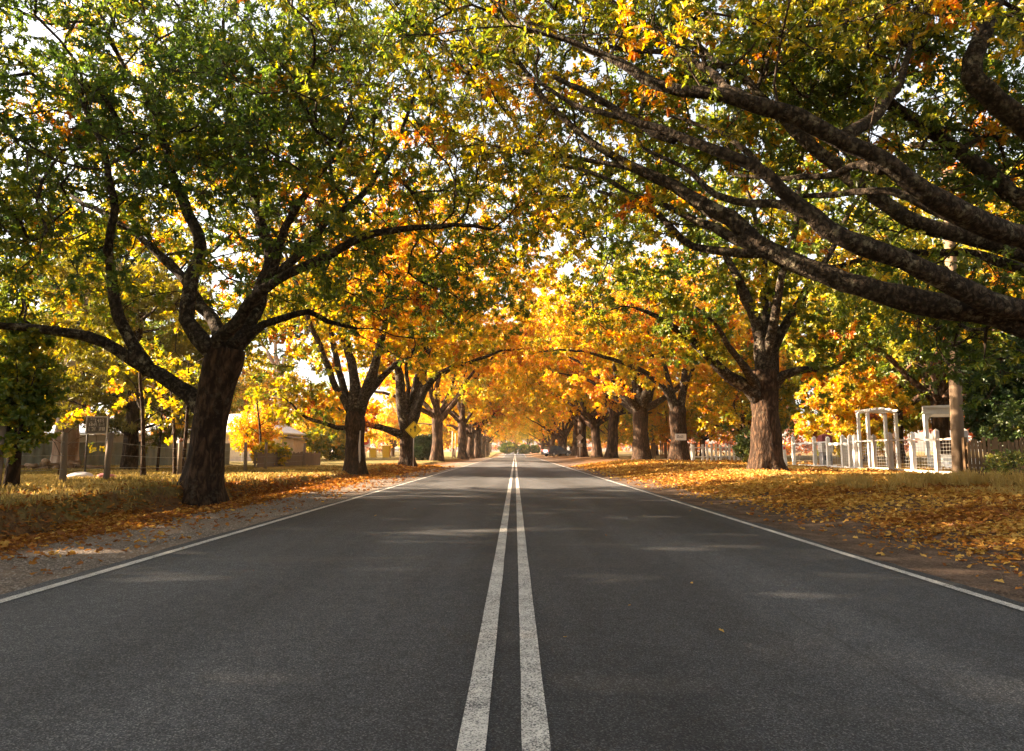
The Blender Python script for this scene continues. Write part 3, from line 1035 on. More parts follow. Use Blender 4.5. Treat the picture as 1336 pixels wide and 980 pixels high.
# right: the broad sunlit oak by the white fence
br1 = G(1001, 615)
DR1 = br1[1]
lr = [LP([(1000, 500, DR1), (994, 460, DR1), (985, 420, DR1), (968, 380, DR1 - .2), (955, 350, DR1 - .4), (935, 300, DR1 - .6)], [.32, .07], .12, 61, .35),
      LP([(1004, 500, DR1), (1006, 450, DR1 + .3), (1010, 405, DR1 + .6), (1014, 360, DR1 + .8), (1020, 300, DR1 + 1)], [.30, .08], .12, 62, .35),
      LP([(994, 525, DR1), (975, 505, DR1 - .2), (950, 488, DR1 - .4), (925, 465, DR1 - .6), (895, 440, DR1 - .8), (860, 415, DR1 - 1), (830, 400, DR1 - 1.1)], [.27, .05], .1, 63, .35),
      LP([(992, 515, DR1), (972, 480, DR1 - .8), (950, 450, DR1 - 1.4), (935, 425, DR1 - 2), (905, 400, DR1 - 2.4)], [.17, .04], .1, 64, .35),
      LP([(1006, 510, DR1), (1022, 490, DR1 - .2), (1050, 483, DR1 - .4), (1085, 480, DR1 - .6), (1110, 465, DR1 - .8)], [.20, .04], .1, 65, .35)]
FOLR = dict(FOLM, size=(.10, .165), base=.47, amp=.45, orange=.08, seed=12)
road_oak(br1, 'broad green and gold oak with a sunlit trunk near the white fence', 33, 2.8, .46, 9.2, 13.5, 600, FOLR, limbs=lr, zlow=3.5, droop=.0, yscale=.8, cut=lambda p: not (p[1] < br1[1] - .3 and abs(p[0] - br1[0] * p[1] / br1[1]) < 1.3 and p[2] < 9.0))
br2 = G(886, 602)
DR2 = br2[1]
l4 = [LP([(884, 548, DR2), (872, 515, DR2 - .2), (858, 498, DR2 - .5), (832, 481, DR2 - .8), (805, 470, DR2 - 1), (769, 461, DR2 - 1.2), (733, 456, DR2 - 1.4), (700, 459, DR2 - 1.5)], [.27, .04], .15, 71, .4),
      LP([(888, 545, DR2), (893, 510, DR2 - .3), (905, 478, DR2 - .6), (915, 440, DR2 - .8)], [.25, .06], .15, 72, .4)]
r2 = road_oak(br2, 'thick oak with a small white plate on its trunk', 34, 3.2, .56, 8.8, 14, 430, dict(FOLM, base=.62, amp=.45, size=(.13, .22), seed=14, lv=15), limbs=l4, zlow=4.6, droop=.1)
br3 = G(837, 600)
road_oak(br3, 'golden oak with a wide dark fork, left of the oak bearing the white plate', 35, 3.6, .60, 9.6, 15, 420, dict(FOLM, base=.68, amp=.4, size=(.15, .25), seed=15, lv=14))

# --- prototypes for the farther avenue and the gardens
FAR_FOL = dict(tw=6, lv=11, size=(.20, .35), tl=(.4, .9), shape='dia', base=.61, amp=.30, orange=.10, twigs=False, up=.2)


def proto(seed, h_fork, r, spread, height, n_att, fol, name='oak_tree', **kw):
    tr, L, at, g = oak_local(seed, h_fork, r, spread, height, n_att, **kw)
    return make_tree(name, 'x', 'tree', None, np.zeros(3), tr, L, at, g, dict(fol, seed=seed), bark_m='far_bark', limb_m='far_bark', sides=16, lsides=7, limb_parts=False, seed=seed, step=.6, tip=.012)


protos = [proto(71, 3.2, .40, 9.2, 14, 400, FAR_FOL), proto(72, 3.6, .42, 9.6, 15, 420, FAR_FOL, lean=.3), proto(73, 2.8, .38, 8.8, 13, 390, FAR_FOL, lean=-.2)]
bg_protos = [proto(81, 2.0, .26, 4.2, 9.5, 230, dict(FAR_FOL, base=.45, amp=.4, orange=.06, size=(.2, .32)), 'garden_tree', zlow=1.6, droop=.1),
             proto(82, 1.4, .22, 3.6, 7.5, 220, dict(FAR_FOL, base=.5, amp=.4, orange=.06, size=(.2, .32)), 'garden_tree', zlow=1.0, droop=.1),
             proto(83, 2.4, .32, 5.0, 12, 260, dict(FAR_FOL, base=.4, amp=.4, orange=.05, size=(.2, .34)), 'garden_tree', zlow=1.4, droop=.1)]
used = set()


def place(pr, loc, label, group, scale, rz, tone, cat='tree'):
    if id(pr) in used:
        o = copy_tree(pr)
    else:
        o = pr
        used.add(id(pr))
    o.location = tuple(float(v) for v in loc)
    o.rotation_euler = (0, 0, rz)
    o.scale = (scale, scale, scale)
    o['label'] = label
    o['category'] = cat
    o['group'] = group
    for ch in o.children:
        if ch.name.startswith('crown'):
            ch.color = (tone, .5, .5, 1)
    return o


AV = 'old oaks lining the road'
row = [(570, 601, 1.28, .53, 'tall golden oak behind the thin grey posts on the left verge'),
       (603, 599, 1.28, .55, 'orange oak just beyond the pair of thin poles, left row'),
       (613, 598.4, 1.28, .56, 'slim trunked orange oak, middle of the three close far left trunks'),
       (623, 598, 1.28, .52, 'golden oak, last of the three close far left trunks'),
       (798, 597.5, 1.25, .52, 'golden oak left of the wide forked oak, trunk leaning over a leaf bank'),
       (779, 597, 1.28, .54, 'orange oak with an upright trunk just right of the pale diamond sign'),
       (760, 596.5, 1.28, .57, 'dark trunked orange oak right behind the pale diamond sign')]
for i, (px, py, sc, tone, lab) in enumerate(row):
    g_ = G(px, py)
    place(protos[i % 3], g_, lab, AV, sc, 1.3 * i + .4, tone)
for i, (x, y, tone) in enumerate([(-8, 112, .56), (-7.5, 128, .52), (-8, 146, .58), (-8, 166, .5), (-8, 190, .55), (-8.5, 216, .52), (9.5, 108, .55), (9, 126, .52), (9.5, 146, .56), (9, 168, .5), (9.5, 192, .54), (9, 218, .5)]):
    place(protos[(i + 1) % 3], on_ground(x, y), 'far golden oak in the %s row where the avenue closes over the road' % ('left' if x < 0 else 'right'), AV, 1.35 + .12 * math.sin(i * 2.3), 2.1 * i, tone)
for i, (x, y, tone, s) in enumerate([(-14, 250, .45, 1), (-4, 275, .5, 1), (5, 285, .42, 1.1), (14, 255, .52, 1), (-24, 270, .5, 1.2), (24, 270, .46, 1.2), (0, 330, .5, 1.3), (-12, 330, .48, 1.3), (13, 330, .5, 1.3)]):
    place(protos[i % 3], on_ground(x, y), 'far tree closing the end of the avenue beyond the crest', 'trees at the end of the road', s, 1.7 * i, tone)
# unseen oaks added outside the frame to shade the road and cut skylight
for i, (x, y, s, tone, lab) in enumerate([(-12, -1, 1.0, .3, 'unseen green oak added on the left verge just behind the camera for shade'), (-27, 1, 1.05, .3, 'unseen tall oak added far left of the camera for shade'), (-9, -19, 1.0, .3, 'unseen green oak added for shade on the left verge, second behind the camera'),
                                          (-20, 6.5, .95, .3, 'unseen spreading oak added in the left paddock for shade'),
                                          (-26, 11.5, .95, .3, 'unseen spreading oak added farther back in the left paddock for shade'),
                                          (10, -5, 1.0, .3, 'unseen green oak added on the right verge just behind the camera for shade'), (9, -20, 1.0, .3, 'unseen green oak added for shade on the right verge, second behind the camera')]):
    place(protos[i % 3], on_ground(x, y), lab, AV, s, 2 * i + 1, tone)

for i, (x, y, s, tone, lab) in enumerate([(20.5, 33, .95, .40, 'tall green oak rising behind the white garden fence'), (25, 22, .9, .36, 'tall dark green oak behind the hedge tree'), (24, 47, 1.0, .44, 'tall gold oak behind the gap right of the sunlit oak')]):
    place(protos[i], on_ground(x, y), lab, 'tall oaks in the right hand gardens', s, 2.3 * i + .7, tone)

# trees in the gardens behind each row
BG = 'garden trees behind the avenue'
bgs = [(-40, 27, 1, 1.5, .50, 'yellow green tree behind the grey sheet fence, far left'),
       (-41, 40, 1, 1.5, .55, 'golden tree behind the grey sheet fence, right of the cedar'),
       (-17.8, 47, 1, .5, .62, 'small orange garden tree overhanging the fence left of the house'),
       (-43, 52, 0, 1.0, .5, 'green tree at the back of the left paddock'),
       (-36, 72, 0, 1.5, .48, 'dark tree rising behind the house roof'),
       (-23, 80, 1, 1.0, .58, 'bright yellow tree right of the house'),
       (-24, 95, 1, 1.0, .60, 'golden tree behind the red and white sign'),
       (-30, 110, 0, 1.2, .55, 'far gold tree beyond the yellow bins'),
       (-24, 135, 1, 1.4, .6, 'far orange tree behind the distant left trunks'),
       (-24, 165, 1, 1.6, .6, 'far orange tree deep behind the left row'),
       (-37, 19, 1, 1.5, .5, 'low leafy tree at the back of the paddock behind the notice board'),
       (-46, 33, 2, 1.3, .52, 'tall yellow green tree at the very back of the paddock'),
       (-25, 38, 0, 1.25, .5, 'yellow leafy tree close behind the cedar'),
       (-38, 33, 0, 1.2, .55, 'golden tree showing between the cedar and the big oak'),
       (-52, 43, 2, 1.1, .5, 'big green tree far back in the left gardens'),
       (-27, 73, 1, 1.3, .62, 'orange tree immediately behind the house'),
       (-50, 66, 2, 1.0, .55, 'tall gold tree far behind the house'),
       (-36, 88, 2, 1.2, .58, 'tall golden tree far behind the red and white sign'),
       (-50, 22, 2, 1.3, .5, 'tall tree at the back beyond the left edge bush'),
       (-15, 125, 1, 1.1, .58, 'low yellow tree beyond the far left trunks'),
       (-16, 180, 1, 1.5, .6, 'low yellow tree far along the left row'),
       (-13, 215, 1, 1.5, .58, 'low yellow tree near the left of the road end'),
       (15, 185, 1, 1.5, .58, 'low golden tree far along the right row'),
       (13, 215, 1, 1.5, .55, 'low golden tree near the right of the road end'),
       (27, 52, 1, 1.3, .5, 'low green tree far behind the plated oak'),
       (27, 42, 1, 1.3, .48, 'low green tree far behind the white fence'),
       (30, 36, 1, 1.4, .5, 'low bushy tree behind the yellow shrub'),
       (24, 72, 1, 1.4, .56, 'low gold tree behind the brown fence'),
       (24, 88, 1, 1.4, .56, 'low gold tree beyond the wide forked oak'),
       (22, 110, 1, 1.5, .58, 'low orange tree beyond the pale diamond sign'),
       (20, 140, 1, 1.5, .58, 'low gold tree beyond the parked car'),
       (20, 36, 2, 1.0, .50, 'tall green and gold tree behind the white garden fence'),
       (26, 30, 2, 1.1, .42, 'tall green tree behind the white porch'),
       (22, 22, 0, 1.0, .40, 'green tree behind the dark hedge on the right'),
       (17, 50, 0, 1.0, .54, 'brown gold tree between the sunlit oak and the plated oak'),
       (22, 62, 2, 1.1, .50, 'olive tree behind the pale picket fence'),
       (18, 78, 1, 1.0, .58, 'yellow tree behind the wide forked oak'),
       (20, 98, 2, 1.2, .58, 'golden tree behind the far right trunks'),
       (18, 125, 2, 1.2, .6, 'far gold tree behind the parked car'),
       (19, 155, 2, 1.3, .58, 'far orange tree deep behind the right row'),
       (33, 44, 2, 1.3, .45, 'tall tree at the back of the right gardens'),
       (36, 66, 2, 1.3, .5, 'tall gold tree far behind the picket fence')]
for i, (x, y, k, s, tone, lab) in enumerate(bgs):
    place(bg_protos[k], on_ground(x, y), lab, BG, s, 1.9 * i, tone)


# a far wood that closes the view all round
g_ = np.random.default_rng(500)
wc = []
for _ in range(1500):
    t = g_.random()
    if t < .38:
        wc.append((-62 - 22 * g_.random(), g_.uniform(15, 340)))
    elif t < .76:
        wc.append((44 + 26 * g_.random(), g_.uniform(12, 340)))
    else:
        wc.append((g_.uniform(-80, 70), g_.uniform(345, 400)))
wc = np.array(wc)
hh_ = 7.5 + 4 * noise2(wc[:, 0], wc[:, 1], .08, 61) + 2.5 * (wc[:, 1] > 343)
zz_ = gz(wc[:, 0], wc[:, 1]) + .3 + hh_ * g_.random(1500) ** .9
wp = np.stack([wc[:, 0], wc[:, 1], zz_], -1)
wa = Acc()
foliage(wa, g_, [(p, np.array([0, 0, 1.0]), 0) for p in wp], tw=7, lv=5, size=(.7, 1.2), tl=(.8, 2.0), shape='dia', base=.5, amp=.4, orange=.04, freq=.09, twigs=False, seed=62)
o = wa.build('far_wood', M['leaf'])
tag(o, 'far golden and green wood closing the view beyond the gardens', 'wood', kind='stuff')


# --- smaller bushes
def bush(name, base, label, cat, r, h, n, seed, leaf='leaf', tone=.5, fol=None, zl=.1, stems=4, group=None, sparse=.4):
    g = np.random.default_rng(seed)
    root = empty(name, base, label, cat, group)
    L = []
    for i in range(stems):
        az = i * 6.28 / stems + g.uniform(-.4, .4)
        e = np.array([math.cos(az) * r * .55, math.sin(az) * r * .55, h * .75])
        L.append(smooth([base + [0, 0, -.05], base + e * .4 + [0, 0, h * .1], base + e], [.02 + .012 * h, .008], .2, .08, seed + i))

    def test(p):
        return p[2] > zl and g.random() < sparse + (1 - sparse) * noise3(np.array([p * 1.4 + seed]), seed)[0]
    at = sample_dome(g, n, (0, 0, h * .55), (r, r, h * .52), test) + base
    br, ends = grow(g, L, at, .005, step=.25)
    wood = Acc()
    for p, q in L:
        wood.tube(p, q, 7, bump=.1)
    fine = Acc()
    for p, q, li in br:
        fine.tube(p, q, 4, mat=1, cap=False)
    f = dict(tw=5, lv=9, size=(.09, .15), tl=(.12, .3), shape='big', base=.4, amp=.4, orange=.03, twigs=False, seed=seed)
    f.update(fol or {})
    foliage(fine, g, ends, **f)
    wood.build('stems', M['twig'], root, base)
    o = fine.build('foliage', [M[leaf], M['twig']], root, base)
    o.color = (tone, .5, .5, 1)
    return root


bl = G(14, 634)
rootb = bush('small_tree', bl, 'low green leafy tree at the far left edge with a short dark trunk', 'tree', .62, 2.9, 110, 91, tone=.56, zl=.55, fol=dict(size=(.08, .14), base=.33, amp=.25, orange=0, lv=12), stems=5)
a = Acc()
a.tube([bl + [0, 0, -.1], bl + [.02, 0, .4], bl + [.03, .02, .9]], [.15, .11, .09], 10, bump=.2)
a.build('trunk', M['bark'], rootb, bl)
bush('yellow_shrub', on_ground(16.2, 33), 'bright yellow shrub behind the white garden fence', 'shrub', 2.6, 4.6, 260, 92, tone=.75, fol=dict(size=(.14, .24), amp=.25))
hp = on_ground(15.6, 20.8)
bush('hedge_tree', hp, 'dense dark green hedge tree behind the paling fence on the right', 'tree', 1.55, 4.0, 420, 93, leaf='hedge', tone=.45, fol=dict(size=(.10, .17), lv=12), sparse=.75)
bush('yellow_green_shrub', on_ground(14.2, 18.9), 'olive shrub growing over the paling fence at the right edge', 'shrub', 1.1, 1.9, 120, 94, leaf='hedge', tone=.85, fol=dict(size=(.06, .12)))
bush('dry_shrub', on_ground(12.1, 16.9), 'brown tangled shrub in front of the paling fence beside the pole', 'shrub', .42, .5, 34, 95, leaf='hedge', tone=1.0, fol=dict(size=(.05, .09), lv=6), sparse=.3)
bush('round_shrub', on_ground(12.9, 37), 'round green shrub left of the sunlit oak trunk', 'shrub', 1.0, 1.7, 130, 96, leaf='hedge', tone=.75, fol=dict(size=(.10, .18)))
bush('yellow_shrub', G(430, 600), 'bright yellow green bush right of the house', 'shrub', 2.6, 3.4, 220, 97, tone=.62, fol=dict(size=(.2, .34), amp=.15, orange=0))
bush('yellow_shrub', G(352, 609), 'golden bush in front of the paling fence by the house', 'shrub', .9, 1.1, 70, 98, tone=.72, fol=dict(size=(.12, .2)))
bush('creeper_bush', on_ground(-19.8, 53.5), 'orange climbing creeper at the left corner of the white roofed house', 'shrub', .8, 3.3, 120, 99, tone=.85, fol=dict(size=(.15, .26)))
bush('dark_shrub', G(552, 600), 'dark green shrub right of the yellow diamond sign', 'shrub', 1.5, 2.2, 120, 101, leaf='hedge', tone=.4, fol=dict(size=(.2, .34)))
for px, h_, r_, lab in ((664, 3.8, 5.2, 'olive bush on the crest at the road end'), (684, 3.0, 3.6, 'smaller olive bush right of the road end'), (698, 2.4, 1.9, 'green bush just left of the parked car')):
    bush('dark_shrub', on_ground((px - 672) / F * (118 if px == 705 else 262), 118 if px == 705 else 262), lab, 'shrub', r_ * .7, h_, 120, 102 + px, tone=.42, fol=dict(size=(.4, .7), tl=(.3, .8), amp=.3))

# --- the cedar with level boughs
rng = np.random.default_rng(21)
bc = G(168, 613.5)
DC = bc[1]
ct = ([bc + [0, 0, -.2], bc + [.02, 0, 1], bc + [.0, 0, 2.4], bc + [.05, 0, 5], bc + [.1, 0, 8.5]], [.36, .30, .27, .20, .08])
cl_, ca_ = [], []
for i in range(34):
    z = 1.0 + i * .22 + rng.uniform(-.1, .1)
    az = i * 2.399 + rng.uniform(-.3, .3)
    ln = (6.0 - .30 * z) * rng.uniform(.75, 1.05)
    if z < 1.6 and math.cos(az) > .2:
        ln *= .5
    st = bc + [0, 0, z]
    d = np.array([math.cos(az), math.sin(az), 0])
    pts = [st, st + d * ln * .25 + [0, 0, .15 + .05 * ln], st + d * ln * .6 + [0, 0, .25 + .16 * ln], st + d * ln + [0, 0, .3 + .2 * ln]]
    cl_.append(smooth(pts, [.075, .015], .3, .12, 200 + i))
    side = np.array([-d[1], d[0], 0])
    for k in range(20):
        t = rng.uniform(.3, 1.05)
        ca_.append(st + d * ln * t + [0, 0, .3 * t + .2 * ln * t] + side * rng.normal(0, .35 + .5 * (1 - t)) + [0, 0, rng.normal(0, .08)])
make_tree('cedar_tree', 'dark cedar with level layered boughs behind the brown notice board', 'tree', None, bc, ct, cl_, np.array(ca_), rng,
          dict(tw=9, lv=16, size=(.14, .24), tl=(.25, .6), shape='needle', base=.6, amp=.5, orange=0, flat=.22, up=.02, seed=5, twigs=False), leaf_m='needle', limb_m='twig', sides=16, lsides=6, limb_parts=False, flare=1.3, seed=9)

# --- saplings between the cedar and the big oak
SAP = 'thin saplings by the wire fence'
for i, (px, py, top, r_, lab) in enumerate([(187, 622, 470, .075, 'bare thin sapling just right of the cedar trunk'), (205, 616, 480, .05, 'thin sapling midway between cedar and big oak'),
                                           (228, 620, 500, .055, 'short leaning sapling just left of the big oak trunk'), (238, 619, 470, .065, 'taller sapling touching the big oak trunk in view'), (341, 606, 520, .08, 'dark leaning sapling left of the white roofed house'), (75, 622, 560, .02, 'very thin leaning stem left of the notice board')]):
    bs = G(px, py)
    top_p = P(px + (8 if i % 2 else -6), top, bs[1])
    mid_p = (bs + top_p) / 2 + [.06, 0, 0]
    g = np.random.default_rng(300 + i)
    tr = ([bs + [0, 0, -.1], bs * .7 + mid_p * .3, mid_p, mid_p * .4 + top_p * .6, top_p], [r_ * 1.2, r_, r_ * .85, r_ * .6, r_ * .3])
    L = []
    for k in range(5):
        t = .45 + .12 * k
        st = bs * (1 - t) + top_p * t
        az = k * 2.4 + i
        L.append(smooth([st, st + [math.cos(az) * .5, math.sin(az) * .5, .35], st + [math.cos(az) * 1.0, math.sin(az) * 1.0, .55]], [r_ * .4, .01], .2, .06, k))
    at = np.array([l[0][-1] + g.normal(0, .3, 3) for l in L for _ in range(2 if i < 5 else 1)])
    make_tree('sapling', lab, 'tree', SAP, bs, tr, L, at, g, dict(tw=5, lv=7, size=(.10, .17), shape='big', base=.62, amp=.3, orange=.1, tl=(.15, .4), seed=i, twigs=False), sides=8, lsides=5, limb_parts=False, flare=1.2, seed=i, limb_m='twig')

# --- pale gum behind the sheet fence, and the big one behind the house
bg_ = on_ground(-22.0, 33.5)
g = np.random.default_rng(31)
gt = ([bg_ + [0, 0, -.2], bg_ + [.0, 0, .8], bg_ + [.05, 0, 2], bg_ + [.1, 0, 4.5], bg_ + [.3, 0, 7]], [.66, .56, .50, .44, .34])
gl = [smooth([bg_ + [.3, 0, 6.5], bg_ + [1 * s, .3, 8.5], bg_ + [2.2 * s, .6, 11], bg_ + [2.8 * s, 1, 13]], [.24, .06], .4, .2, 400 + s) for s in (-1, 1)]
gl.append(smooth([bg_ + [.3, 0, 6.8], bg_ + [.2, 1, 9.5], bg_ + [.4, 1.4, 13]], [.25, .06], .4, .2, 410))
ga = bg_ + np.array([0, 0, 11.0]) + g.normal(0, 1, (150, 3)) * np.array([2.3, 2.3, 1.6])
make_tree('gum_tree', 'pale smooth barked gum trunk behind the notice board', 'tree', None, bg_, gt, gl, ga, g, dict(FAR_FOL, base=.3, amp=.3, orange=0, size=(.22, .36), seed=6), bark_m='gum', limb_m='gum', sides=16, lsides=8, limb_parts=False, flare=1.15, seed=2, leaf_m='hedge')
bg2 = on_ground(-24.5, 70)
gt = ([bg2 + [0, 0, -.2], bg2 + [0, 0, 3], bg2 + [.1, 0, 7], bg2 + [.2, 0, 9.5]], [.7, .55, .45, .36])
gl = [smooth([bg2 + [.2, 0, 8.8], bg2 + [dx * .5, .3, 11], bg2 + [dx, .5, 14], bg2 + [dx * 1.3, .5, 17]], [.26, .07], .5, .3, 420 + int(dx * 3)) for dx in (-2.6, -.8, 1.4, 3.2)]
ga = bg2 + np.array([0, 0, 15.0]) + g.normal(0, 1, (150, 3)) * np.array([3.0, 2.5, 1.9])
make_tree('gum_tree', 'tall pink barked gum rising into the sky behind the house', 'tree', None, bg2, gt, gl, ga, g, dict(FAR_FOL, base=.3, amp=.3, orange=0, size=(.3, .5), seed=7), bark_m='gum', limb_m='gum', sides=14, lsides=8, limb_parts=False, flare=1.3, seed=4, leaf_m='hedge')

# ------------------------------------------------------------------ left paddock things
# notice board on two posts
s0, s1 = G(109, 625), G(134, 624)
s1 = np.array([s1[0], s0[1], float(gz(s1[0], s0[1]))])
sx0, sx1, sy = s0[0], s0[0] + 26 / F * s0[1], s0[1]
root = empty('notice_board', ((sx0 + sx1) / 2, sy, s0[2]), 'weathered brown notice board with pale lettering on two thin posts', 'sign')
ztop = P(122, 543, sy)[2]
zbot = P(122, 567, sy)[2]
off = np.array([(sx0 + sx1) / 2, sy, s0[2]])
for x in (sx0, sx1):
    a = Acc()
    a.tube([(x, sy + .035, s0[2] - .2), (x, sy + .035, ztop + .02)], .024, 10)
    a.build('post', M['dark_metal'], root, off)
a = Acc()
a.box(sx0 - .03, sx1 + .03, sy - .012, sy + .008, zbot, ztop)
board = a.build('board', M['sign_brown'], root, off)
a = Acc()
w = .035
a.box(sx0 - .03, sx1 + .03, sy - .020, sy - .0125, ztop - w, ztop)
a.box(sx0 - .03, sx1 + .03, sy - .020, sy - .0125, zbot, zbot + w)
a.box(sx0 - .03, sx0 - .03 + w, sy - .020, sy - .0125, zbot + w, ztop - w)
a.box(sx1 + .03 - w, sx1 + .03, sy - .020, sy - .0125, zbot + w, ztop - w)
a.build('border', M['sign_pale'], board, off)
a = Acc()
gr_ = random.Random(5)


def glyph_row(a, x0, x1, z, h, y, n, gap=()):
    """worn, unreadable lettering: strokes only"""
    st = (x1 - x0) / n
    for i in range(n):
        if i in gap:
            continue
        cx = x0 + (i + .5) * st
        hw = st * .36
        t = h * .2
        for k in range(3):
            kind = gr_.choice('lrtmbd')
            if kind == 'l':
                a.box(cx - hw, cx - hw + t, y - .004, y, z - h / 2, z + h / 2)
            elif kind == 'r':
                a.box(cx + hw - t, cx + hw, y - .0045, y, z - h / 2, z + h / 2)
            elif kind == 't':
                a.box(cx - hw, cx + hw, y - .005, y, z + h / 2 - t, z + h / 2)
            elif kind == 'm':
                a.box(cx - hw, cx + hw, y - .0055, y, z - t / 2, z + t / 2)
            elif kind == 'b':
                a.box(cx - hw, cx + hw, y - .006, y, z - h / 2, z - h / 2 + t)


zc, zh = (ztop + zbot) / 2, (ztop - zbot)
glyph_row(a, sx0 + .08, sx1 - .08, zc + zh * .26, .10, sy - .0125, 6)
glyph_row(a, sx0 + .05, sx1 - .05, zc + zh * .04, .075, sy - .0125, 8, (4,))
glyph_row(a, sx0 + .04, sx1 - .04, zc - zh * .20, .09, sy - .0125, 9, (5,))
a.build('lettering', M['sign_pale'], board, off)


def lump(name, c, r, mat, seed, label=None, cat=None, parent=None, amp=.5, off=None, sub=3, group=None):
    import bmesh
    bm = bmesh.new()
    bmesh.ops.create_icosphere(bm, subdivisions=sub, radius=1)
    vs = np.array([v.co[:] for v in bm.verts])
    k = 1 + amp * (noise3(vs * 1.6 + seed * 3.1, seed) - .5) + amp * .5 * (noise3(vs * 4 + seed, seed + 1) - .5)
    vs = vs * k[:, None] * np.array(r) + np.array(c)
    fs = [[v.index for v in f.verts] for f in bm.faces]
    bm.free()
    a = Acc()
    a.poly(vs, fs, smooth=True)
    o = a.build(name, mat, parent, off)
    return tag(o, label, cat, group)


gb = np.array([sx0 - .1, sy - .12, s0[2]])
lump('rubbish_bag', gb + [.08, 0, .07], (.40, .2, .10), M['plastic'], 3, 'crumpled white bag lying under the notice board', 'bag')
lump('rubbish_bag', gb + [.72, .03, .06], (.24, .17, .09), M['pink'], 4, 'crumpled pink bag lying beside the white bag', 'bag')

# wire fence (posts and wires)
fp = [(-6, 636), (82, 630), (138, 627), (234, 621), (320, 615), (346, 612.5), (396, 608.5)]
fpts = [G(*q) for q in fp]
root = empty('wire_fence', fpts[1], 'old timber post and wire fence crossing the left paddock', 'fence')
for i, q in enumerate(fpts):
    a = Acc()
    ln = random.Random(i).uniform(-.06, .06)
    h_ = 1.12 if i < 4 else 1.25
    a.tube([q + [0, 0, -.2], q + [ln * .4, 0, h_ * .5], q + [ln, 0, h_]], [.075, .07, .062], 9, bump=.2, seed=i)
    a.build('post', M['timber'], root, fpts[1])
for z in (.3, .6, .9):
    a = Acc()
    for i in range(len(fpts) - 1):
        p, q = fpts[i] + [0, 0, z], fpts[i + 1] + [0, 0, z]
        m = (p + q) / 2 - [0, 0, .02]
        a.tube([p, m, q], .004, 4)
    a.build('wire', M['wire'], root, fpts[1])

# grey sheet fence
p0, p1 = np.array([-29.0, 36.0]), np.array([-18.3, 44.0])
root = empty('sheet_fence', on_ground(*p0), 'grey green sheet metal boundary fence behind the cedar', 'fence')
base_ = on_ground(*p0)
nseg = 7
for i in range(nseg):
    A = p0 + (p1 - p0) * i / nseg
    B = p0 + (p1 - p0) * (i + 1) / nseg
    za, zb = float(gz(*A)), float(gz(*B))
    d = (B - A) / np.linalg.norm(B - A)
    nrm = np.array([d[1], -d[0]])
    L_ = np.linalg.norm(B - A)
    nn = int(L_ / .1)
    vs = []
    for k in range(nn + 1):
        q = A + d * (L_ * k / nn) + nrm * (.018 if (k // 2) % 2 else -.018)
        z = za + (zb - za) * k / nn
        vs += [(q[0], q[1], z - .1), (q[0], q[1], z + 1.35)]
    a = Acc()
    a.poly(vs, [(2 * k, 2 * k + 2, 2 * k + 3, 2 * k + 1) for k in range(nn)])
    a.build('panel', M['sheet'], root, base_)
    a = Acc()
    a.beam((A[0], A[1], za - .1), (A[0], A[1], za + 1.42), .07)
    a.build('post', M['sheet'], root, base_)
# pale shed behind the fence
sb = on_ground(-27.5, 46)
root = empty('shed', sb, 'low shed with a pale roof behind the sheet fence at far left', 'shed')
a = Acc()
a.box(-3.2, 3.2, -2, 2, -.1, 1.9)
a.build('wall', M['wall2'], root)
a = Acc()
a.poly([(-3.5, -2.3, 1.9), (3.5, -2.3, 1.9), (3.5, 2.3, 2.7), (-3.5, 2.3, 2.7), (-3.5, -2.3, 2.0), (3.5, -2.3, 2.0), (3.5, 2.3, 2.8), (-3.5, 2.3, 2.8)], [(0, 3, 2, 1), (4, 5, 6, 7), (0, 1, 5, 4), (1, 2, 6, 5), (2, 3, 7, 6), (3, 0, 4, 7)])
a.build('roof', M['roof'], root)
# wood heap at the gum's foot
gr_ = random.Random(9)
for i in range(26):
    u = gr_.uniform(-1.6, 2.6)
    z = .08 + .16 * gr_.choice([0, 0, 0, 1, 1, 2]) * max(.2, 1 - abs(u - .5) / 2.6)
    c = bg_ + np.array([u, -1.6 + gr_.uniform(-.5, .3), 0])
    c[2] = float(gz(c[0], c[1])) + z
    az = gr_.uniform(-.9, .9)
    d = np.array([math.cos(az), math.sin(az), gr_.uniform(-.15, .15)]) * gr_.uniform(.2, .45)
    a = Acc()
    r_ = gr_.uniform(.06, .12)
    a.tube([c - d, c, c + d], [r_, r_ * 1.05, r_ * .95], 9, bump=.25, seed=i)
    tag(a.build('cut_log', M['log']), 'cut log in the loose wood heap at the foot of the pale gum', 'log', 'logs heaped under the gum tree')

# house with white roof
hb = on_ground(-22.6, 58)
root = empty('house', hb, 'small house with a white metal hip roof and a shady verandah', 'house')
z0 = -.1
a = Acc()
a.box(-5.5, 2.3, 0, 7, z0, 2.45)
a.build('wall', M['wall'], root)
a = Acc()
v = [(-6, -.5, 2.35), (2.6, -.5, 2.35), (2.6, 7.5, 2.35), (-6, 7.5, 2.35), (-3, 3.4, 4.2), (-.2, 3.4, 4.2), (-6, -.5, 2.47), (2.6, -.5, 2.47), (2.6, 7.5, 2.47), (-6, 7.5, 2.47)]
a.poly(v, [(0, 1, 7, 6), (1, 2, 8, 7), (2, 3, 9, 8), (3, 0, 6, 9), (6, 7, 5, 4), (7, 8, 5), (8, 9, 4, 5), (9, 6, 4), (0, 3, 2, 1)])
a.build('roof', M['roof'], root)
a = Acc()
a.box(.25, 1.15, -.06, -.002, .9, 2.0)
wf = a.build('window', M['white'], root)
a = Acc()
for x in (.30, .73):
    a.box(x, x + .37, -.075, -.062, .96, 1.94)
a.build('pane', M['glass'], wf)
for x in (-2.2, -.4, 1.8):
    a = Acc()
    a.box(x, x + .1, -.42, -.32, z0, 2.35)
    a.build('verandah_post', M['white'], root)
a = Acc()
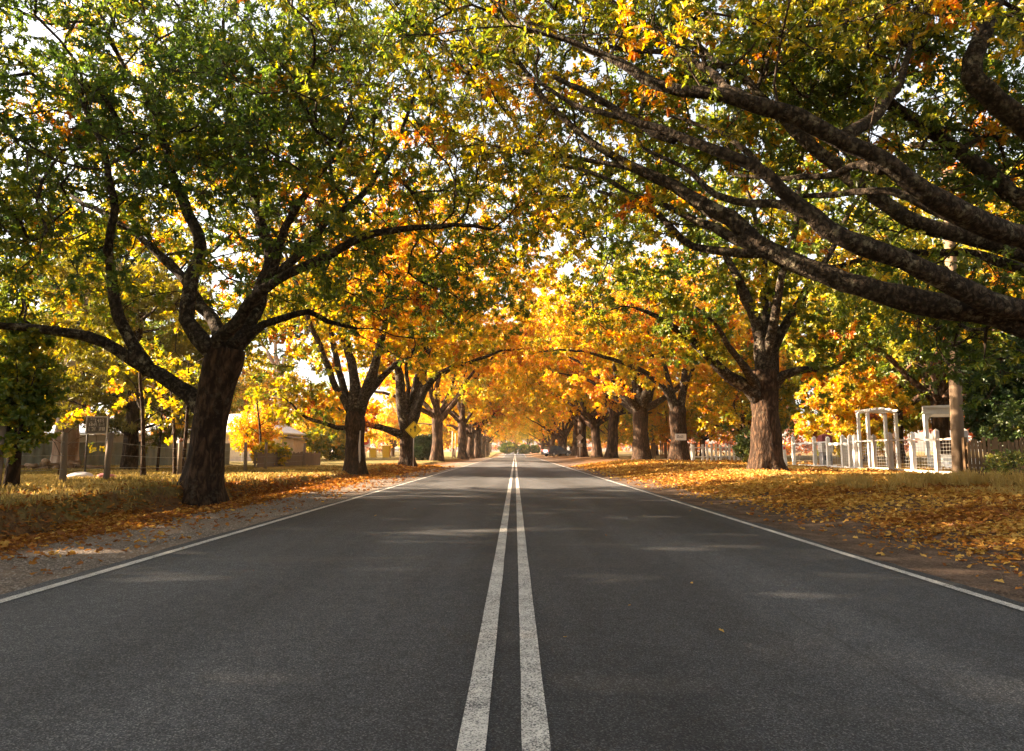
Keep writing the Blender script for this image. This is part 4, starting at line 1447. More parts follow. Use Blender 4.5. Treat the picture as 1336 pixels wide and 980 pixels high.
a.box(2.304, 3.3, 1.6, 5, z0, 1.95)
a.build('lean_to', M['wall2'], root)
a = Acc()
a.poly([(2.304, 1.3, 2.15), (3.5, 1.3, 1.96), (3.5, 5.2, 1.96), (2.304, 5.2, 2.15), (2.304, 1.3, 2.24), (3.5, 1.3, 2.05), (3.5, 5.2, 2.05), (2.304, 5.2, 2.24)], [(0, 3, 2, 1), (4, 5, 6, 7), (0, 1, 5, 4), (1, 2, 6, 5), (2, 3, 7, 6), (3, 0, 4, 7)])
a.build('lean_to_roof', M['timber'], root)
a = Acc()
a.box(-.9, -.4, 3.2, 3.7, 4.0, 5.0)
a.build('chimney', M['wall2'], root)
# paling fence before the house
pA, pB = G(302, 613), G(398, 608)


def palings(A, B, h, mat, label, w=.10, gap=.015, rnd=.06, post_every=2.4, seed=0, frac=1.0, name='paling_fence'):
    A, B = np.array(A[:2]), np.array(B[:2])
    L_ = np.linalg.norm(B - A)
    d = (B - A) / L_
    nrm = np.array([d[1], -d[0]])
    base = on_ground(*A)
    root = empty(name, base, label, 'fence')
    g = random.Random(seed)
    n = int(L_ / (w + gap))
    a = Acc()
    for i in range(n):
        if g.random() > frac:
            continue
        q = A + d * (i * (w + gap))
        e = q + d * w
        z = float(gz(*q)) - .05
        hh = h + g.uniform(-rnd, rnd)
        ln = g.uniform(-.015, .015)
        t = .018
        vs = []
        for (b, s) in ((q, 1), (e, 1)):
            for k in (0, 1):
                pt = b + nrm * (t * k)
                vs.append((pt[0], pt[1], z))
                vs.append((pt[0] + d[0] * ln, pt[1] + d[1] * ln, z + hh))
        a.poly(vs, [(0, 4, 5, 1), (2, 3, 7, 6), (1, 5, 7, 3), (0, 1, 3, 2), (4, 6, 7, 5), (0, 2, 6, 4)])
    a.build('palings', mat, root, base)
    for zz in (.3, h - .25):
        a = Acc()
        a.beam((*(A - nrm * .03), float(gz(*A)) + zz), (*(B - nrm * .03), float(gz(*B)) + zz), .04, .07)
        a.build('rail', mat, root, base)
    m = max(2, int(L_ / post_every) + 1)
    for i in range(m):
        q = A + d * L_ * i / (m - 1) - nrm * .1
        a = Acc()
        z = float(gz(*q))
        a.beam((q[0], q[1], z - .2), (q[0], q[1], z + h + .02), .09)
        a.build('post', mat, root, base)
    return root


palings(pA + [0, 3, 0], pB + [0, 3, 0], .8, M['timber'], 'dark grey paling fence in front of the white roofed house', seed=1)

# --- roadside signs
def diamond(base, zc, half, mat, back, label, name, yaw=0, h_top=None, figures=False, post='metal'):
    root = empty(name, base, label, 'sign', rz=yaw)
    a = Acc()
    a.tube([(0, .035, -.2), (0, .035, zc + half * .8 - base[2])], .03, 10)
    a.build('post', M[post], root)
    z = zc - base[2]
    c = .06
    pts = []
    for ang in (0, 90, 180, 270):
        th = R(ang)
        tip = np.array([math.cos(th), math.sin(th)]) * half
        n1 = np.array([math.cos(th - R(45)), math.sin(th - R(45))])
        t = np.array([-math.sin(th), math.cos(th)])
        pts += [tip * (1 - c) - t * half * c, tip * (1 - c * .3), tip * (1 - c) + t * half * c]
    n = len(pts)
    vs = [(p[0], -.004, z + p[1]) for p in pts] + [(p[0], .004, z + p[1]) for p in pts]
    a = Acc()
    a.poly(vs, [tuple(range(n)), tuple(range(2 * n - 1, n - 1, -1))] + [(i, i + n, (i + 1) % n + n, (i + 1) % n) for i in range(n)])
    plate = a.build('plate', M[mat], root)
    # border line
    a = Acc()
    o_, i_ = half * .93, half * .88
    ring = [(0, o_), (o_, 0), (0, -o_), (-o_, 0)]
    rin = [(0, i_), (i_, 0), (0, -i_), (-i_, 0)]
    vs = [(p[0], -.0075, z + p[1]) for p in ring + rin]
    a.poly(vs, [(k, k + 4, (k + 1) % 4 + 4, (k + 1) % 4) for k in range(4)])
    a.build('border', M['black' if figures else back], plate)
    if figures:
        a = Acc()
        for cx, s, zb in ((.08, .34, -.12), (-.17, .20, -.14)):
            fig = [(-.09, 0), (-.04, 0), (.0, .36), (.05, 0), (.11, 0), (.07, .42), (.10, .68), (.16, .45), (.20, .48), (.12, .80), (.05, .84), (.05, .88), (-.05, .88), (-.05, .84), (-.12, .80), (-.19, .50), (-.15, .47), (-.09, .66), (-.07, .42)]
            sx = s / .92 * .9
            vs = [(cx + p[0] * sx * 1.5, -.008, z + zb + p[1] * sx * 1.25) for p in fig]
            a.poly(vs, [tuple(range(len(vs)))])
            hd = [(cx + .075 * sx * 1.4 * math.cos(k * .524), -.008, z + zb + (.97 * 1.25 + .09 * math.sin(k * .524)) * sx) for k in range(12)]
            a.poly(hd, [tuple(range(12))])
        a.build('walking_figures', M['black'], plate)
    return root


DS = D3 - 1.3
gs = on_ground(P(539, 608, DS)[0], DS)
diamond(gs, P(537, 561, DS)[2], .52, 'yellow', 'black', 'yellow diamond warning sign with two black walking figures', 'warning_sign', figures=True)
# it leans onto its own post
gs = on_ground((756 - 672) / F * 72, 72)
root = diamond(gs, P(756, 571, 72)[2], .40, 'sign_back', 'sign_pale', 'pale diamond sign over a small plate on the right verge, far off', 'warning_sign')
a = Acc()
a.box(-.27, .27, -.006, .006, 1.15, 1.48)
a.build('small_plate', M['sign_back'], root)

GP = 'thin poles on the far left verge'
for px, py, top, lab in ((573, 600, 559, 'thin pale pole standing before the tall golden oak'), (590, 598.5, 563, 'thin pale pole, taller of a close pair on the left verge'), (594, 598.5, 566, 'thin pale pole, shorter of a close pair on the left verge')):
    q = G(px, py)
    root = empty('marker_pole', q, lab, 'pole', GP)
    h_ = P(px, top, q[1])[2] - q[2]
    a = Acc()
    a.tube([(0, 0, -.2), (0, 0, h_)], .075 if px == 573 else .06, 10)
    a.build('shaft', M['sign_pale'], root)
    a = Acc()
    a.tube([(0, 0, h_ + .001), (0, 0, h_ + .05)], .085, 10)
    a.build('pole_cap', M['metal'], root)
# red and white sign past the second oak
q = G(477, 598)
root = empty('roadside_sign', q, 'white square sign with a red symbol on a white post past the forked oak', 'sign')
h_ = P(477, 571, q[1])[2] - q[2]
a = Acc()
a.tube([(0, .04, -.2), (0, .04, h_ - .05)], .05, 10)
a.build('post', M['white'], root)
a = Acc()
a.box(-.5, .5, -.01, .01, h_ - 1.05, h_)
pl = a.build('plate', M['sign_white'], root)
a = Acc()
a.poly([(.38 * math.cos(k * .7854 + .3927), -.014, h_ - .5 + .38 * math.sin(k * .7854 + .3927)) for k in range(8)], [tuple(range(8))])
a.build('red_symbol', M['red'], pl)
# wheelie bins and garden rail far left
for px, s, lab in ((504, 1.0, 'yellow wheelie bin in sun at the far left driveway'), (487, .78, 'smaller yellow wheelie bin behind, left of the other')):
    q = G(px, 597.5)
    root = empty('wheelie_bin', q, lab, 'bin', 'yellow bins by the driveway')
    w, h_ = .32 * s * 1.5, 1.1 * s * 1.35
    a = Acc()
    a.poly([(-w * .8, -w * .8, .05), (w * .8, -w * .8, .05), (w * .8, w * .8, .05), (-w * .8, w * .8, .05), (-w, -w, h_), (w, -w, h_), (w, w, h_), (-w, w, h_)], [(0, 3, 2, 1), (4, 5, 6, 7), (0, 1, 5, 4), (1, 2, 6, 5), (2, 3, 7, 6), (3, 0, 4, 7)])
    a.build('bin_body', M['bin'], root)
    a = Acc()
    a.poly([(-w * 1.1, -w * 1.1, h_ + .003), (w * 1.1, -w * 1.1, h_ + .003), (w * 1.1, w * 1.15, h_ + .003), (-w * 1.1, w * 1.15, h_ + .003), (-w, -w, h_ + .06), (w, -w, h_ + .06), (w, w, h_ + .12), (-w, w, h_ + .12)], [(0, 3, 2, 1), (4, 5, 6, 7), (0, 1, 5, 4), (1, 2, 6, 5), (2, 3, 7, 6), (3, 0, 4, 7)])
    a.build('bin_lid', M['bin'], root)
    for sx in (-1, 1):
        a = Acc()
        a.tube([(sx * w * .85, w * .8, .11), (sx * (w * .85 + .05), w * .8, .11)], .11, 12)
        a.build('wheel', M['tyre'], root)
qa, qb = G(474, 597), G(524, 597.5)
palings([qa[0], qa[1] + 4], [qb[0] + 3, qa[1] + 4], 1.3, M['paling'], 'brown slatted garden fence behind the yellow bins', w=.06, gap=.10, seed=4, name='slat_fence')

# ------------------------------------------------------------------ right side things
# plate on the oak
q = P(888, 570, br2[1] - .66)
zl, zh_ = P(888, 574.5, br2[1] - .66)[2], P(888, 566, br2[1] - .66)[2]
x0, x1 = P(881.5, 570, br2[1] - .66)[0], P(895.5, 570, br2[1] - .66)[0]
root = empty('tree_sign', (q[0], br2[1] - .66, q[2]), 'small white rectangular plate with dark lettering fixed to an oak trunk', 'sign')
off = np.array([q[0], br2[1] - .66, q[2]])
y_ = br2[1] - .66
a = Acc()
a.box(x0, x1, y_ - .012, y_ + .012, zl, zh_)
pl = a.build('plate', M['sign_white'], root, off)
gr_ = random.Random(3)
a = Acc()
glyph_row(a, x0 + .06, x1 - .2, (zl + zh_) / 2 + .03, .17, y_ - .0125, 5)
a.build('lettering', M['black'], pl, off)
a = Acc()
for px in (-.2, .2):
    a.tube([(q[0] + px, y_ + .012, q[2]), (q[0] + px, y_ + .5, q[2])], .015, 6)
a.build('fixing', M['metal'], root, off)

# white garden fence along x = 12.1
XF = 12.1
root = empty('garden_fence', on_ground(XF, 27.8), 'white post, rail and mesh garden fence along the right verge', 'fence')
base_ = on_ground(XF, 27.8)
fpost = [(XF + 2.6, 30.6, 'white', 1.2), (XF, 29.9, 'white', 1.25), (XF, 27.8, 'white', 1.2), (XF, 26.6, 'white', 1.15), (XF, 25.4, 'white', 1.2), (XF, 24.85, 'white', 1.2), (XF, 24.5, 'white', 1.2), (XF, 23.2, 'weathered', 1.15), (XF, 22.2, 'weathered', 1.2), (XF, 20.95, 'white', 1.2), (XF, 19.75, 'weathered', 1.25), (XF, 18.5, 'weathered', 1.2)]  # the greyer ones are white posts with shade put into their colour
for x, y, m, h_ in fpost:
    a = Acc()
    z = float(gz(x, y))
    s = .06
    a.box(x - s, x + s, y - s, y + s, z - .2, z + h_)
    a.poly([(x - s, y - s, z + h_ + .002), (x + s, y - s, z + h_ + .002), (x + s, y + s, z + h_ + .002), (x - s, y + s, z + h_ + .002), (x, y, z + h_ + .07)], [(0, 1, 4), (1, 2, 4), (2, 3, 4), (3, 0, 4)])
    a.build('post', M[m], root, base_)
for i in range(len(fpost) - 1):
    (xa, ya, m, _), (xb, yb, m2, _) = fpost[i], fpost[i + 1]
    za, zb = float(gz(xa, ya)), float(gz(xb, yb))
    d = unit(np.array([xb - xa, yb - ya, 0]))
    A, B = np.array([xa, ya, za]) + d * .061, np.array([xb, yb, zb]) - d * .061
    for zz, hh in ((1.0, .05), (.06, .09)) if i not in (3, 4) else ((.92, .1), (.06, .09)):
        a = Acc()
        a.beam(A + [0, 0, zz], B + [0, 0, zz], .05, hh)
        a.build('rail', M['white' if m == 'white' else 'weathered'], root, base_)  # rails after greyer posts carry the same painted shade
    a = Acc()
    L_ = np.linalg.norm(B - A)
    for zz in np.arange(.18, .95, .1):
        a.beam(A + [0, 0, zz], B + [0, 0, zz], .005)
    for t in np.arange(.1, L_, .14):
        p = A + d * t
        a.beam(p + [0, 0, .11], p + [0, 0, .96], .005)
    a.build('wire_mesh', M['wire'], root, base_)

# garden arbour
root = empty('garden_arbour', on_ground(12.7, 24), 'white square post garden arbour with a nearly flat slatted top', 'arbour')
base_ = on_ground(12.7, 24)
zt = base_[2] + 2.0
ap = [(12.2, 24.35), (12.2, 23.7), (13.42, 24.85), (13.42, 24.15)]
for x, y in ap:
    a = Acc()
    a.box(x - .047, x + .047, y - .047, y + .047, base_[2] - .2, zt)
    a.build('post', M['white'], root, base_)
for (xa, ya), (xb, yb) in ((ap[0], ap[2]), (ap[1], ap[3])):
    pts = [np.array([xa + (xb - xa) * t, ya + (yb - ya) * t, zt + .01 + .07 * math.sin(math.pi * t)]) for t in np.linspace(0, 1, 11)]
    a = Acc()
    a.tube(pts, .05, 8)
    a.build('arch', M['white'], root, base_)
for t in (0.02, .25, .5, .75, .98):
    p = np.array([ap[0][0] + 1.23 * t, ap[0][1] + .5 * t, zt + .07 + .07 * math.sin(math.pi * t)])
    q = np.array([ap[1][0] + 1.23 * t, ap[1][1] + .45 * t, zt + .07 + .07 * math.sin(math.pi * t)])
    e = unit(q - p)
    a = Acc()
    a.beam(p - e * .18, q + e * .18, .05, .07)
    a.build('slat', M['white'], root, base_)

# porch with deck and steps
px0, px1, pd = 1205, 1246, 28.0
X0, X1 = (px0 - 672) / F * pd, (px1 - 672) / F * pd
pb = on_ground((X0 + X1) / 2, pd)
root = empty('porch', pb, 'white open porch frame with a boxed roof, pale deck and steps', 'porch')
zt = P(1225, 529, pd)[2]
zd = P(1225, 594, pd)[2]
for x, y in ((X0, pd), (X1, pd), (X1 + 1.35, pd + 2.2), (X0 + 1.35, pd + 2.2)):
    a = Acc()
    a.box(x - .06, x + .06, y - .06, y + .06, zd, zt - .36)
    a.build('post', M['white'], root, pb)
a = Acc()
SK = .6
def skew(acc, x0, x1, y0, y1, za, zb):
    v = [(x0, y0, za), (x1, y0, za), (x1 + SK * (y1 - y0), y1, za), (x0 + SK * (y1 - y0), y1, za)]
    v += [(p[0], p[1], zb) for p in v]
    acc.poly(v, [(0, 3, 2, 1), (4, 5, 6, 7), (0, 1, 5, 4), (1, 2, 6, 5), (2, 3, 7, 6), (3, 0, 4, 7)])
skew(a, X0 - .12, X1 + .14, pd - .1, pd + 2.4, zt - .357, zt - .10)
a.build('beam', M['sign_white'], root, pb)
a = Acc()
a.poly([(X0 - .25, pd - .25, zt - .097), (X1 + .3, pd - .25, zt - .097), (X1 + 2.0, pd + 2.6, zt - .097), (X0 + 1.45, pd + 2.6, zt - .097), (X0 - .25, pd - .25, zt - .04), (X1 + .3, pd - .25, zt + .03), (X1 + 2.0, pd + 2.6, zt + .13), (X0 + 1.45, pd + 2.6, zt + .06)], [(0, 3, 2, 1), (4, 5, 6, 7), (0, 1, 5, 4), (1, 2, 6, 5), (2, 3, 7, 6), (3, 0, 4, 7)])
a.build('roof', M['white'], root, pb)
for x, s in ((X0, 1), (X1, -1)):
    a = Acc()
    a.poly([(x + s * .062, pd - .02, zt - .36), (x + s * .36, pd - .02, zt - .36), (x + s * .2, pd - .02, zt - .43), (x + s * .062, pd - .02, zt - .66), (x + s * .062, pd + .02, zt - .36), (x + s * .36, pd + .02, zt - .36), (x + s * .2, pd + .02, zt - .43), (x + s * .062, pd + .02, zt - .66)], [(0, 1, 2, 3), (7, 6, 5, 4), (0, 4, 5, 1), (1, 5, 6, 2), (2, 6, 7, 3), (3, 7, 4, 0)])
    a.build('bracket', M['white'], root, pb)
a = Acc()
skew(a, X0 - .1, X1 + .4, pd - .12, pd + 2.5, pb[2] - .1, zd - .002)
a.build('deck', M['white'], root, pb)
for i in range(3):
    a = Acc()
    a.box(X0 + .35, X1 + .4, pd - .45 - .33 * i, pd - .125 - .33 * i, pb[2] - .1, zd - .12 - .13 * i)
    a.build('step', M['white'], root, pb)

# timber power pole
q = G(1251, 622)
root = empty('power_pole', q, 'tall weathered timber power pole beside the white fence', 'pole')
top = P(1238, 200, q[1]) - q
a = Acc()
top = np.array([top[0] * .9, 0, 9.5])
a.tube([(0, 0, -.3), top * .25, top * .5, top * .75, top], [.155, .148, .14, .132, .12], 18, bump=.05)
a.build('shaft', M['pole'], root)
a = Acc()
a.beam((top[0] - 1.1, -.16, 9.0), (top[0] + 1.1, -.16, 9.0), .1, .12)
ca = a.build('crossarm', M['pole'], root)
for dx in (-1, -.4, .4, 1):
    a = Acc()
    a.tube([(top[0] + dx, -.16, 9.062), (top[0] + dx, -.16, 9.12), (top[0] + dx, -.16, 9.15), (top[0] + dx, -.16, 9.22)], [.02, .05, .03, .045], 10)
    a.build('insulator', M['sign_white'], ca)

palings(on_ground(11.55, 17.6), on_ground(16.5, 17.0), 1.0, M['paling'], 'brown timber paling fence right of the power pole', w=.075, gap=.02, rnd=.08, seed=7)

# maroon topped pillar box
q = on_ground(12.9, 28.6)
root = empty('pillar_box', q, 'white and grey pillar box with a maroon hood behind the fence', 'box')
a = Acc()
a.box(-.2, .2, -.18, .18, -.05, .62)
bd = a.build('body', M['grey'], root)
a = Acc()
a.box(-.13, -.03, -.187, -.181, .28, .48)
a.box(.02, .14, -.187, -.181, .25, .5)
a.build('dark_opening', M['black'], bd)
a = Acc()
a.box(-.23, .23, -.2, .2, .622, 1.02)
hd = a.build('head', M['sign_white'], root)
a = Acc()
pts = [(.13 * math.cos(k * .5236), -.208, .82 + .13 * math.sin(k * .5236)) for k in range(12)]
pin = [(.08 * math.cos(k * .5236), -.208, .82 + .08 * math.sin(k * .5236)) for k in range(12)]
a.poly(pts + pin, [(k, k + 12, (k + 1) % 12 + 12, (k + 1) % 12) for k in range(12)])
a.build('ring_badge', M['maroon'], hd)
a = Acc()
a.poly([(-.22, -.22, 1.022), (.22, -.22, 1.022), (.22, .22, 1.022), (-.22, .22, 1.022), (-.2, -.2, 1.30), (.2, -.2, 1.30), (.2, .2, 1.30), (-.2, .2, 1.30), (0, 0, 1.40)], [(0, 3, 2, 1), (0, 1, 5, 4), (1, 2, 6, 5), (2, 3, 7, 6), (3, 0, 4, 7), (4, 5, 8), (5, 6, 8), (6, 7, 8), (7, 4, 8)])
a.build('hood', M['maroon'], root)

# pale picket fence between the oaks
palings(on_ground(11.6, 45), on_ground(16.4, 46), 1.15, M['sign_white'], 'pale picket fence between the two right hand oaks', w=.16, gap=.16, rnd=.05, seed=9, frac=.8, name='picket_fence')
palings(on_ground(11.0, 64), on_ground(17.5, 66), 1.5, M['paling'], 'brown fence behind the wide forked oak', w=.14, gap=.06, seed=11, frac=.9, name='board_fence')
q = G(1026, 609)
root = empty('marker_post', q, 'short white leaning marker post right of the sunlit oak', 'post')
a = Acc()
a.poly([(-.05, -.03, -.1), (.05, -.03, -.1), (.05, .03, -.1), (-.05, .03, -.1), (-.12, -.03, .85), (-.02, -.03, .85), (-.02, .03, .85), (-.12, .03, .85)], [(0, 3, 2, 1), (4, 5, 6, 7), (0, 1, 5, 4), (1, 2, 6, 5), (2, 3, 7, 6), (3, 0, 4, 7)])
a.build('shaft', M['white'], root)
a = Acc()
a.box(-.105, -.025, -.034, -.0305, .68, .80)
a.build('reflector', M['red'], root)
lump('pale_stone', G(277, 648) + [0, 0, .03], (.13, .1, .075), M['stone'], 8, 'small pale stone at the foot of the big left oak', 'stone', amp=.4)


# ------------------------------------------------------------------ parked car
def car(base, rz, label):
    root = empty('parked_car', base, label, 'car', rz=rz)
    # side outline (x forward), lower body
    prof = [(-2.25, .42), (-2.28, .75), (-2.2, .98), (-1.2, 1.02), (.7, 1.0), (1.55, .93), (2.15, .80), (2.25, .6), (2.2, .36), (-2.1, .34)]
    W = .88
    vs, fs = [], []
    for sy, k in ((-W, .0), (-W + .0, 0), ):
        pass
    rings = [(-W + .10, .94), (-W, 1.0), (W, 1.0), (W - .10, .94)]
    rings = [(-W, .97), (-W + .07, 1.0), (W - .07, 1.0), (W, .97)]
    n = len(prof)
    for y, s in rings:
        for x, z in prof:
            vs.append((x * s, y, .65 + (z - .65) * (s if s == 1 else .93)))
    for r_ in range(3):
        for i in range(n):
            j = (i + 1) % n
            fs.append((r_ * n + i, r_ * n + j, (r_ + 1) * n + j, (r_ + 1) * n + i))
    fs.append(tuple(range(n)))
    fs.append(tuple(range(4 * n - 1, 3 * n - 1, -1)))
    a = Acc()
    a.poly(vs, fs)
    a.build('body', M['car'], root)
    # cabin
    lo = [(-2.15, 1.0), (.95, 1.0)]
    v = [(-2.12, -.80, 1.005), (.95, -.80, 1.005), (.95, .80, 1.005), (-2.12, .80, 1.005), (-1.85, -.64, 1.52), (.12, -.64, 1.55), (.12, .64, 1.55), (-1.85, .64, 1.52)]
    a = Acc()
    a.poly(v, [(0, 1, 5, 4), (1, 2, 6, 5), (2, 3, 7, 6), (3, 0, 4, 7), (4, 5, 6, 7)])
    a.build('windows', M['glass'], root)
    a = Acc()
    a.poly([(-1.92, -.67, 1.522), (.16, -.67, 1.552), (.16, .67, 1.552), (-1.92, .67, 1.522), (-1.8, -.58, 1.60), (.0, -.58, 1.62), (.0, .58, 1.62), (-1.8, .58, 1.60)], [(0, 3, 2, 1), (4, 5, 6, 7), (0, 1, 5, 4), (1, 2, 6, 5), (2, 3, 7, 6), (3, 0, 4, 7)])
    a.build('roof', M['car'], root)
    a = Acc()
    for s in (-1, 1):
        for xb, xt in ((-2.12, -1.87), (-.95, -.9), (.0, -.15), (.95, .14)):
            a.beam((xb, s * .815, 1.0), (xt, s * .655, 1.53), .06)
    a.build('pillars', M['car'], root)
    for x in (-1.35, 1.4):
        for s in (-1, 1):
            a = Acc()
            a.tube([(x, s * .72, .33), (x, s * .76, .33), (x, s * .88, .33), (x, s * .905, .33)], [.31, .335, .335, .31], 20)
            wh = a.build('wheel', M['tyre'], root)
            a = Acc()
            a.tube([(x, s * .88, .33), (x, s * .915, .33)], [.21, .20], 16)
            a.build('rim', M['rim'], wh)
    for s in (-1, 1):
        a = Acc()
        a.box(2.02, 2.21, s * .66 - .17, s * .66 + .17, .66, .82)
        a.build('headlight', M['lamp'], root)
        a = Acc()
        a.box(-2.30, -2.2, s * .72 - .1, s * .72 + .1, .72, 1.0)
        a.build('tail_light', M['red'], root)
    a = Acc()
    a.box(-2.305, -2.29, -.26, .26, .62, .74)
    a.build('number_plate', M['sign_white'], root)
    return root


car(on_ground(6.3, 104), R(38), 'dark blue wagon parked at an angle on the far right verge')

# ------------------------------------------------------------------ grass, fallen leaves
rng = np.random.default_rng(77)


def scatter(n, xr_, yr_, dens, power=1.6):
    xs, ys = [], []
    tot = 0
    while tot < n:
        m = n * 3
        x = rng.uniform(*xr_, m)
        u = rng.random(m)
        y = yr_[0] + (yr_[1] - yr_[0]) * u ** power
        k = rng.random(m) < dens(x, y)
        xs.append(x[k]); ys.append(y[k])
        tot += k.sum()
    return np.concatenate(xs)[:n], np.concatenate(ys)[:n]


def grass_obj(name, x, y, h, tone, w=.006):
    n = len(x)
    z = gz(x, y)
    az = rng.uniform(0, 6.283, n)
    ln = rng.normal(0, .45, (n, 2)) * h[:, None]
    p = np.stack([x, y, z], -1)
    s = np.stack([np.cos(az), np.sin(az), np.zeros(n)], -1) * (w * (1 + y / 12))[:, None]
    mid = p + np.stack([ln[:, 0] * .35, ln[:, 1] * .35, h * .6], -1)
    tip = p + np.stack([ln[:, 0], ln[:, 1], h * .95], -1)
    v = np.stack([p - s, p + s, mid + s * .7, mid - s * .7, tip], 1)
    a = Acc()
    fl = np.array([0, 1, 2, 3, 3, 2, 4])
    loops = (np.arange(n)[:, None] * 5 + fl[None, :]).ravel()
    a.add(v.reshape(-1, 3), loops, np.tile([4, 3], n), 0, np.repeat(tone, 2))
    o = a.build(name, M['grass'])
    return o


def lm(x, y):
    xe = x + .9 * (noise2(x, y, .55, 1) - .5)
    return sst(6.3, 7.0, -xe) * (.35 + .65 * noise2(x, y, .9, 31))


x, y = scatter(95000, (-27, -6.0), (5, 38), lm)
gn = noise2(x, y, .45, 33)
edge = sst(7.3, 6.6, -x) * (y < 20)
tone = np.clip(.68 - .75 * sst(.36, .66, gn) - .35 * edge + rng.normal(0, .13, len(x)), 0, 1)
o = grass_obj('grass', x, y, rng.uniform(.04, .11, len(x)) * (1 + .6 * edge), tone)
tag(o, 'dry grass over the left paddock and its bank', 'grass', kind='stuff')
x, y = scatter(30000, (5.5, 13.5), (8, 36), lambda x, y: sst(6.0, 8.5, x) * sst(.45, .7, noise2(x, y, .6, 41)))
tone = np.clip(.55 + .35 * (noise2(x, y, .5, 44) - .3) + rng.normal(0, .15, len(x)), 0, 1)
tuft = np.exp(-(((x - 8.6) / 1.3) ** 2 + ((y - 13.6) / .9) ** 2))
o = grass_obj('grass', x, y, rng.uniform(.04, .10, len(x)) * (1 + 1.4 * tuft), tone)
tag(o, 'yellowing grass tufts on the right verge below the fence', 'grass', kind='stuff')
# taller tufts
cx = np.concatenate([rng.normal(8.4, 1.1, 60), rng.normal(9.8, .9, 30)])
cy = np.concatenate([rng.normal(13.8, .6, 60), rng.normal(12.2, .5, 30)])
x = np.repeat(cx, 60) + rng.normal(0, .07, 90 * 60)
y = np.repeat(cy, 60) + rng.normal(0, .07, 90 * 60)
o = grass_obj('grass', x, y, rng.uniform(.12, .32, len(x)), np.clip(rng.normal(.6, .2, len(x)), 0, 1), .004)
tag(o, 'tall seeding grass clump on the right verge', 'grass', kind='stuff')


def litter_obj(x, y, size, tone, lift=.012):
    z = gz(x, y) + lift
    onroad = (x > -3.4) & (x < 3.2)
    z = np.where(onroad, zroad(y) + .022, z)
    p = np.stack([x, y, z], -1)
    az = rng.uniform(0, 6.283, len(x))
    d = np.stack([np.cos(az), np.sin(az), rng.normal(0, .25, len(x))], -1)
    nm = unit(rng.normal(0, .38, p.shape) + np.array([0, 0, 1.0]))
    p[:, 2] += np.abs(d[:, 2]) * size * .5
    a = Acc()
    put_leaves(a, p, d, nm, size, np.clip(tone, 0, 1), 'big')
    return a.build('fallen_leaves', M['litter'])


x, y = scatter(42000, (-8.6, -3.7), (4, 46), lambda x, y: (sst(4.6, 5.5, -x) * (1 - .93 * sst(6.45, 6.85, -x)) * sst(.25, .6, noise2(x, y, 1.3, 51)) + .03))
o = litter_obj(x, y, rng.uniform(.03, .065, len(x)) * (1 + y / 26), np.clip(-.04 + .5 * noise2(x, y, 1.0, 52) + rng.normal(0, .17, len(x)), 0, 1))
tag(o, 'brown fallen leaves banked along the left gravel shoulder', 'leaves', kind='stuff')
x, y = scatter(135000, (3.5, 15), (4, 46), lambda x, y: (sst(3.6, 5.6, x) ** 1.2) * (.2 + .8 * sst(.30, .55, noise2(x, y, .8, 53))) * (1 - .6 * sst(8.5, 11, x)) + .02)
o = litter_obj(x, y, rng.uniform(.03, .065, len(x)) * (1 + y / 26), np.clip(.08 + .58 * noise2(x, y, .7, 54) + rng.normal(0, .17, len(x)), 0, 1))
tag(o, 'orange brown fallen leaves spread over the right verge', 'leaves', kind='stuff')
x = rng.uniform(-3.2, 3.0, 26)
y = 3.5 + 26 * rng.random(26) ** 1.2
o = litter_obj(x, y, rng.uniform(.018, .04, 26), np.clip(rng.normal(.35, .25, 26), 0, 1))
tag(o, 'few small stray leaves lying on the asphalt', 'leaves', kind='stuff')
# pebbles on the shoulders
x, y = scatter(9000, (-5.4, -3.5), (4, 30), lambda x, y: .2 + .8 * noise2(x, y, 1.5, 61))
n = len(x)
s = rng.uniform(.004, .013, n)
T_ = np.array([(1, 0, 0), (0, 1, 0), (-1, 0, 0), (0, -1, 0), (0, 0, .8)])
ang = rng.uniform(0, 6.28, n)
ca_, sa_ = np.cos(ang), np.sin(ang)
v = np.stack([x[:, None] + s[:, None] * (T_[None, :, 0] * ca_[:, None] - T_[None, :, 1] * sa_[:, None]), y[:, None] + s[:, None] * 1.2 * (T_[None, :, 0] * sa_[:, None] + T_[None, :, 1] * ca_[:, None]), gz(x, y)[:, None] + s[:, None] * T_[None, :, 2]], -1)
a = Acc()
fl = np.array([0, 1, 4, 1, 2, 4, 2, 3, 4, 3, 0, 4])
a.add(v.reshape(-1, 3), (np.arange(n)[:, None] * 5 + fl[None, :]).ravel(), np.full(n * 4, 3))
o = a.build('gravel', M['stone'])
tag(o, 'loose grey gravel on the left shoulder', 'gravel', kind='stuff')

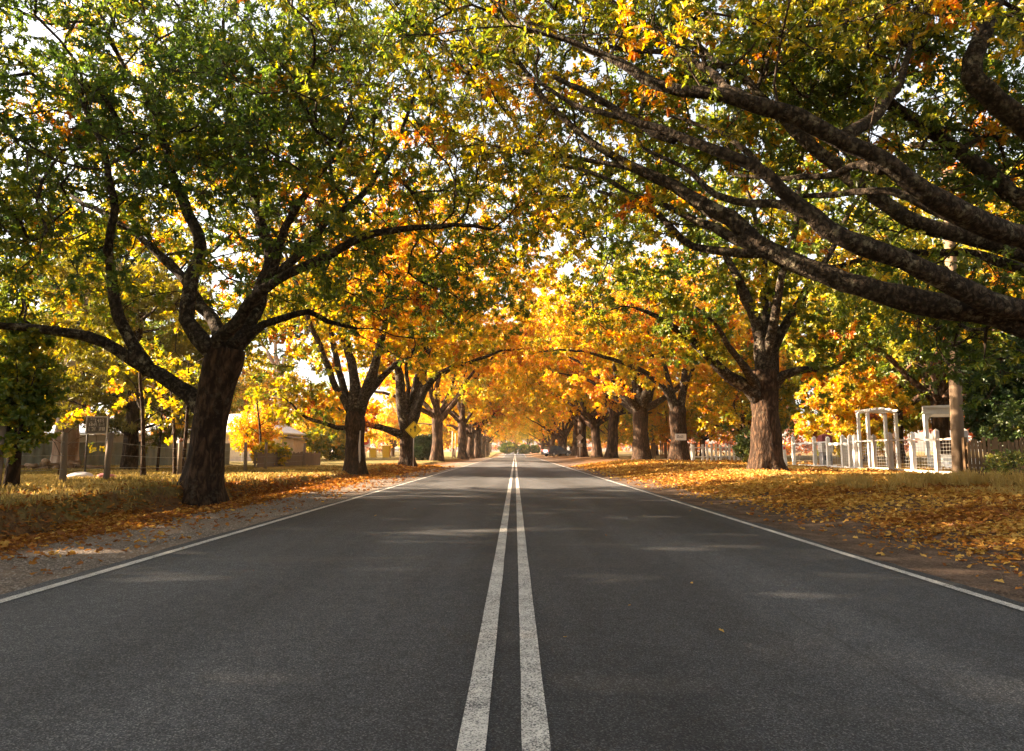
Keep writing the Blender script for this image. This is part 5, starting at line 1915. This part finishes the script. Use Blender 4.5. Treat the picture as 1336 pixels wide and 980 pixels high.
# ------------------------------------------------------------------ light, sky, camera
SUN_EL, SUN_AZ = R(22.5), R(-85.0)   # azimuth clockwise from +Y (the road's direction)
w = bpy.data.worlds.new('World')
SC.world = w
w.use_nodes = True
nt = w.node_tree
nt.nodes.clear()
sky = nt.nodes.new('ShaderNodeTexSky')
sky.sky_type = 'NISHITA'
sky.sun_disc = False
sky.sun_elevation = SUN_EL
sky.sun_rotation = SUN_AZ % (2 * math.pi)
sky.dust_density = 3.0
sky.ozone_density = .6
hs = nt.nodes.new('ShaderNodeHueSaturation')
hs.inputs['Saturation'].default_value = .3
bgd = nt.nodes.new('ShaderNodeBackground')
bgd.inputs['Strength'].default_value = .05
wo = nt.nodes.new('ShaderNodeOutputWorld')
nt.links.new(sky.outputs[0], hs.inputs['Color'])
nt.links.new(hs.outputs[0], bgd.inputs['Color'])
nt.links.new(bgd.outputs[0], wo.inputs['Surface'])

hz = NT('haze_air')
pv = hz.n('VolumePrincipled')
pv.inputs['Color'].default_value = (.98, .90, .74, 1)
pv.inputs['Density'].default_value = .0002
pv.inputs['Anisotropy'].default_value = .2
hz.t.links.new(pv.outputs[0], hz.out.inputs['Volume'])
a = Acc()
a.box(-905, 905, -505, 1205, -3.0, 30.0)
o = a.build('haze', hz.m)
o['kind'] = 'stuff'
o['label'] = 'thin golden autumn haze hanging in the air along the avenue'
o['category'] = 'haze'

sd = bpy.data.lights.new('sun', 'SUN')
sd.energy = 5.0
sd.angle = R(.6)
sd.color = (1.0, .755, .51)
so = bpy.data.objects.new('sun', sd)
C.objects.link(so)
dv = Vector((math.sin(SUN_AZ) * math.cos(SUN_EL), math.cos(SUN_AZ) * math.cos(SUN_EL), math.sin(SUN_EL)))
so.rotation_euler = (-dv).to_track_quat('-Z', 'Y').to_euler()
so.location = dv * 60

cam = bpy.data.cameras.new('camera')
cam.lens = 24
cam.sensor_width = 36
cam.sensor_fit = 'HORIZONTAL'
cam.clip_start = .05
cam.clip_end = 5000
co = bpy.data.objects.new('camera', cam)
co.location = CAM
co.rotation_euler = (math.pi / 2 + PITCH, 0, YAW)
C.objects.link(co)
SC.camera = co

vs_ = SC.view_settings
vs_.view_transform = 'Standard'
vs_.look = 'None'
vs_.gamma = 1
vs_.exposure = 3.3
SC.display_settings.display_device = 'sRGB'
cy = SC.cycles
cy.volume_bounces = 1
cy.max_bounces = 12
cy.diffuse_bounces = 7
cy.glossy_bounces = 2
cy.transmission_bounces = 9
cy.transparent_max_bounces = 4
cy.caustics_reflective = False
cy.caustics_refractive = False
cy.sample_clamp_indirect = 6
cy.use_denoising = True
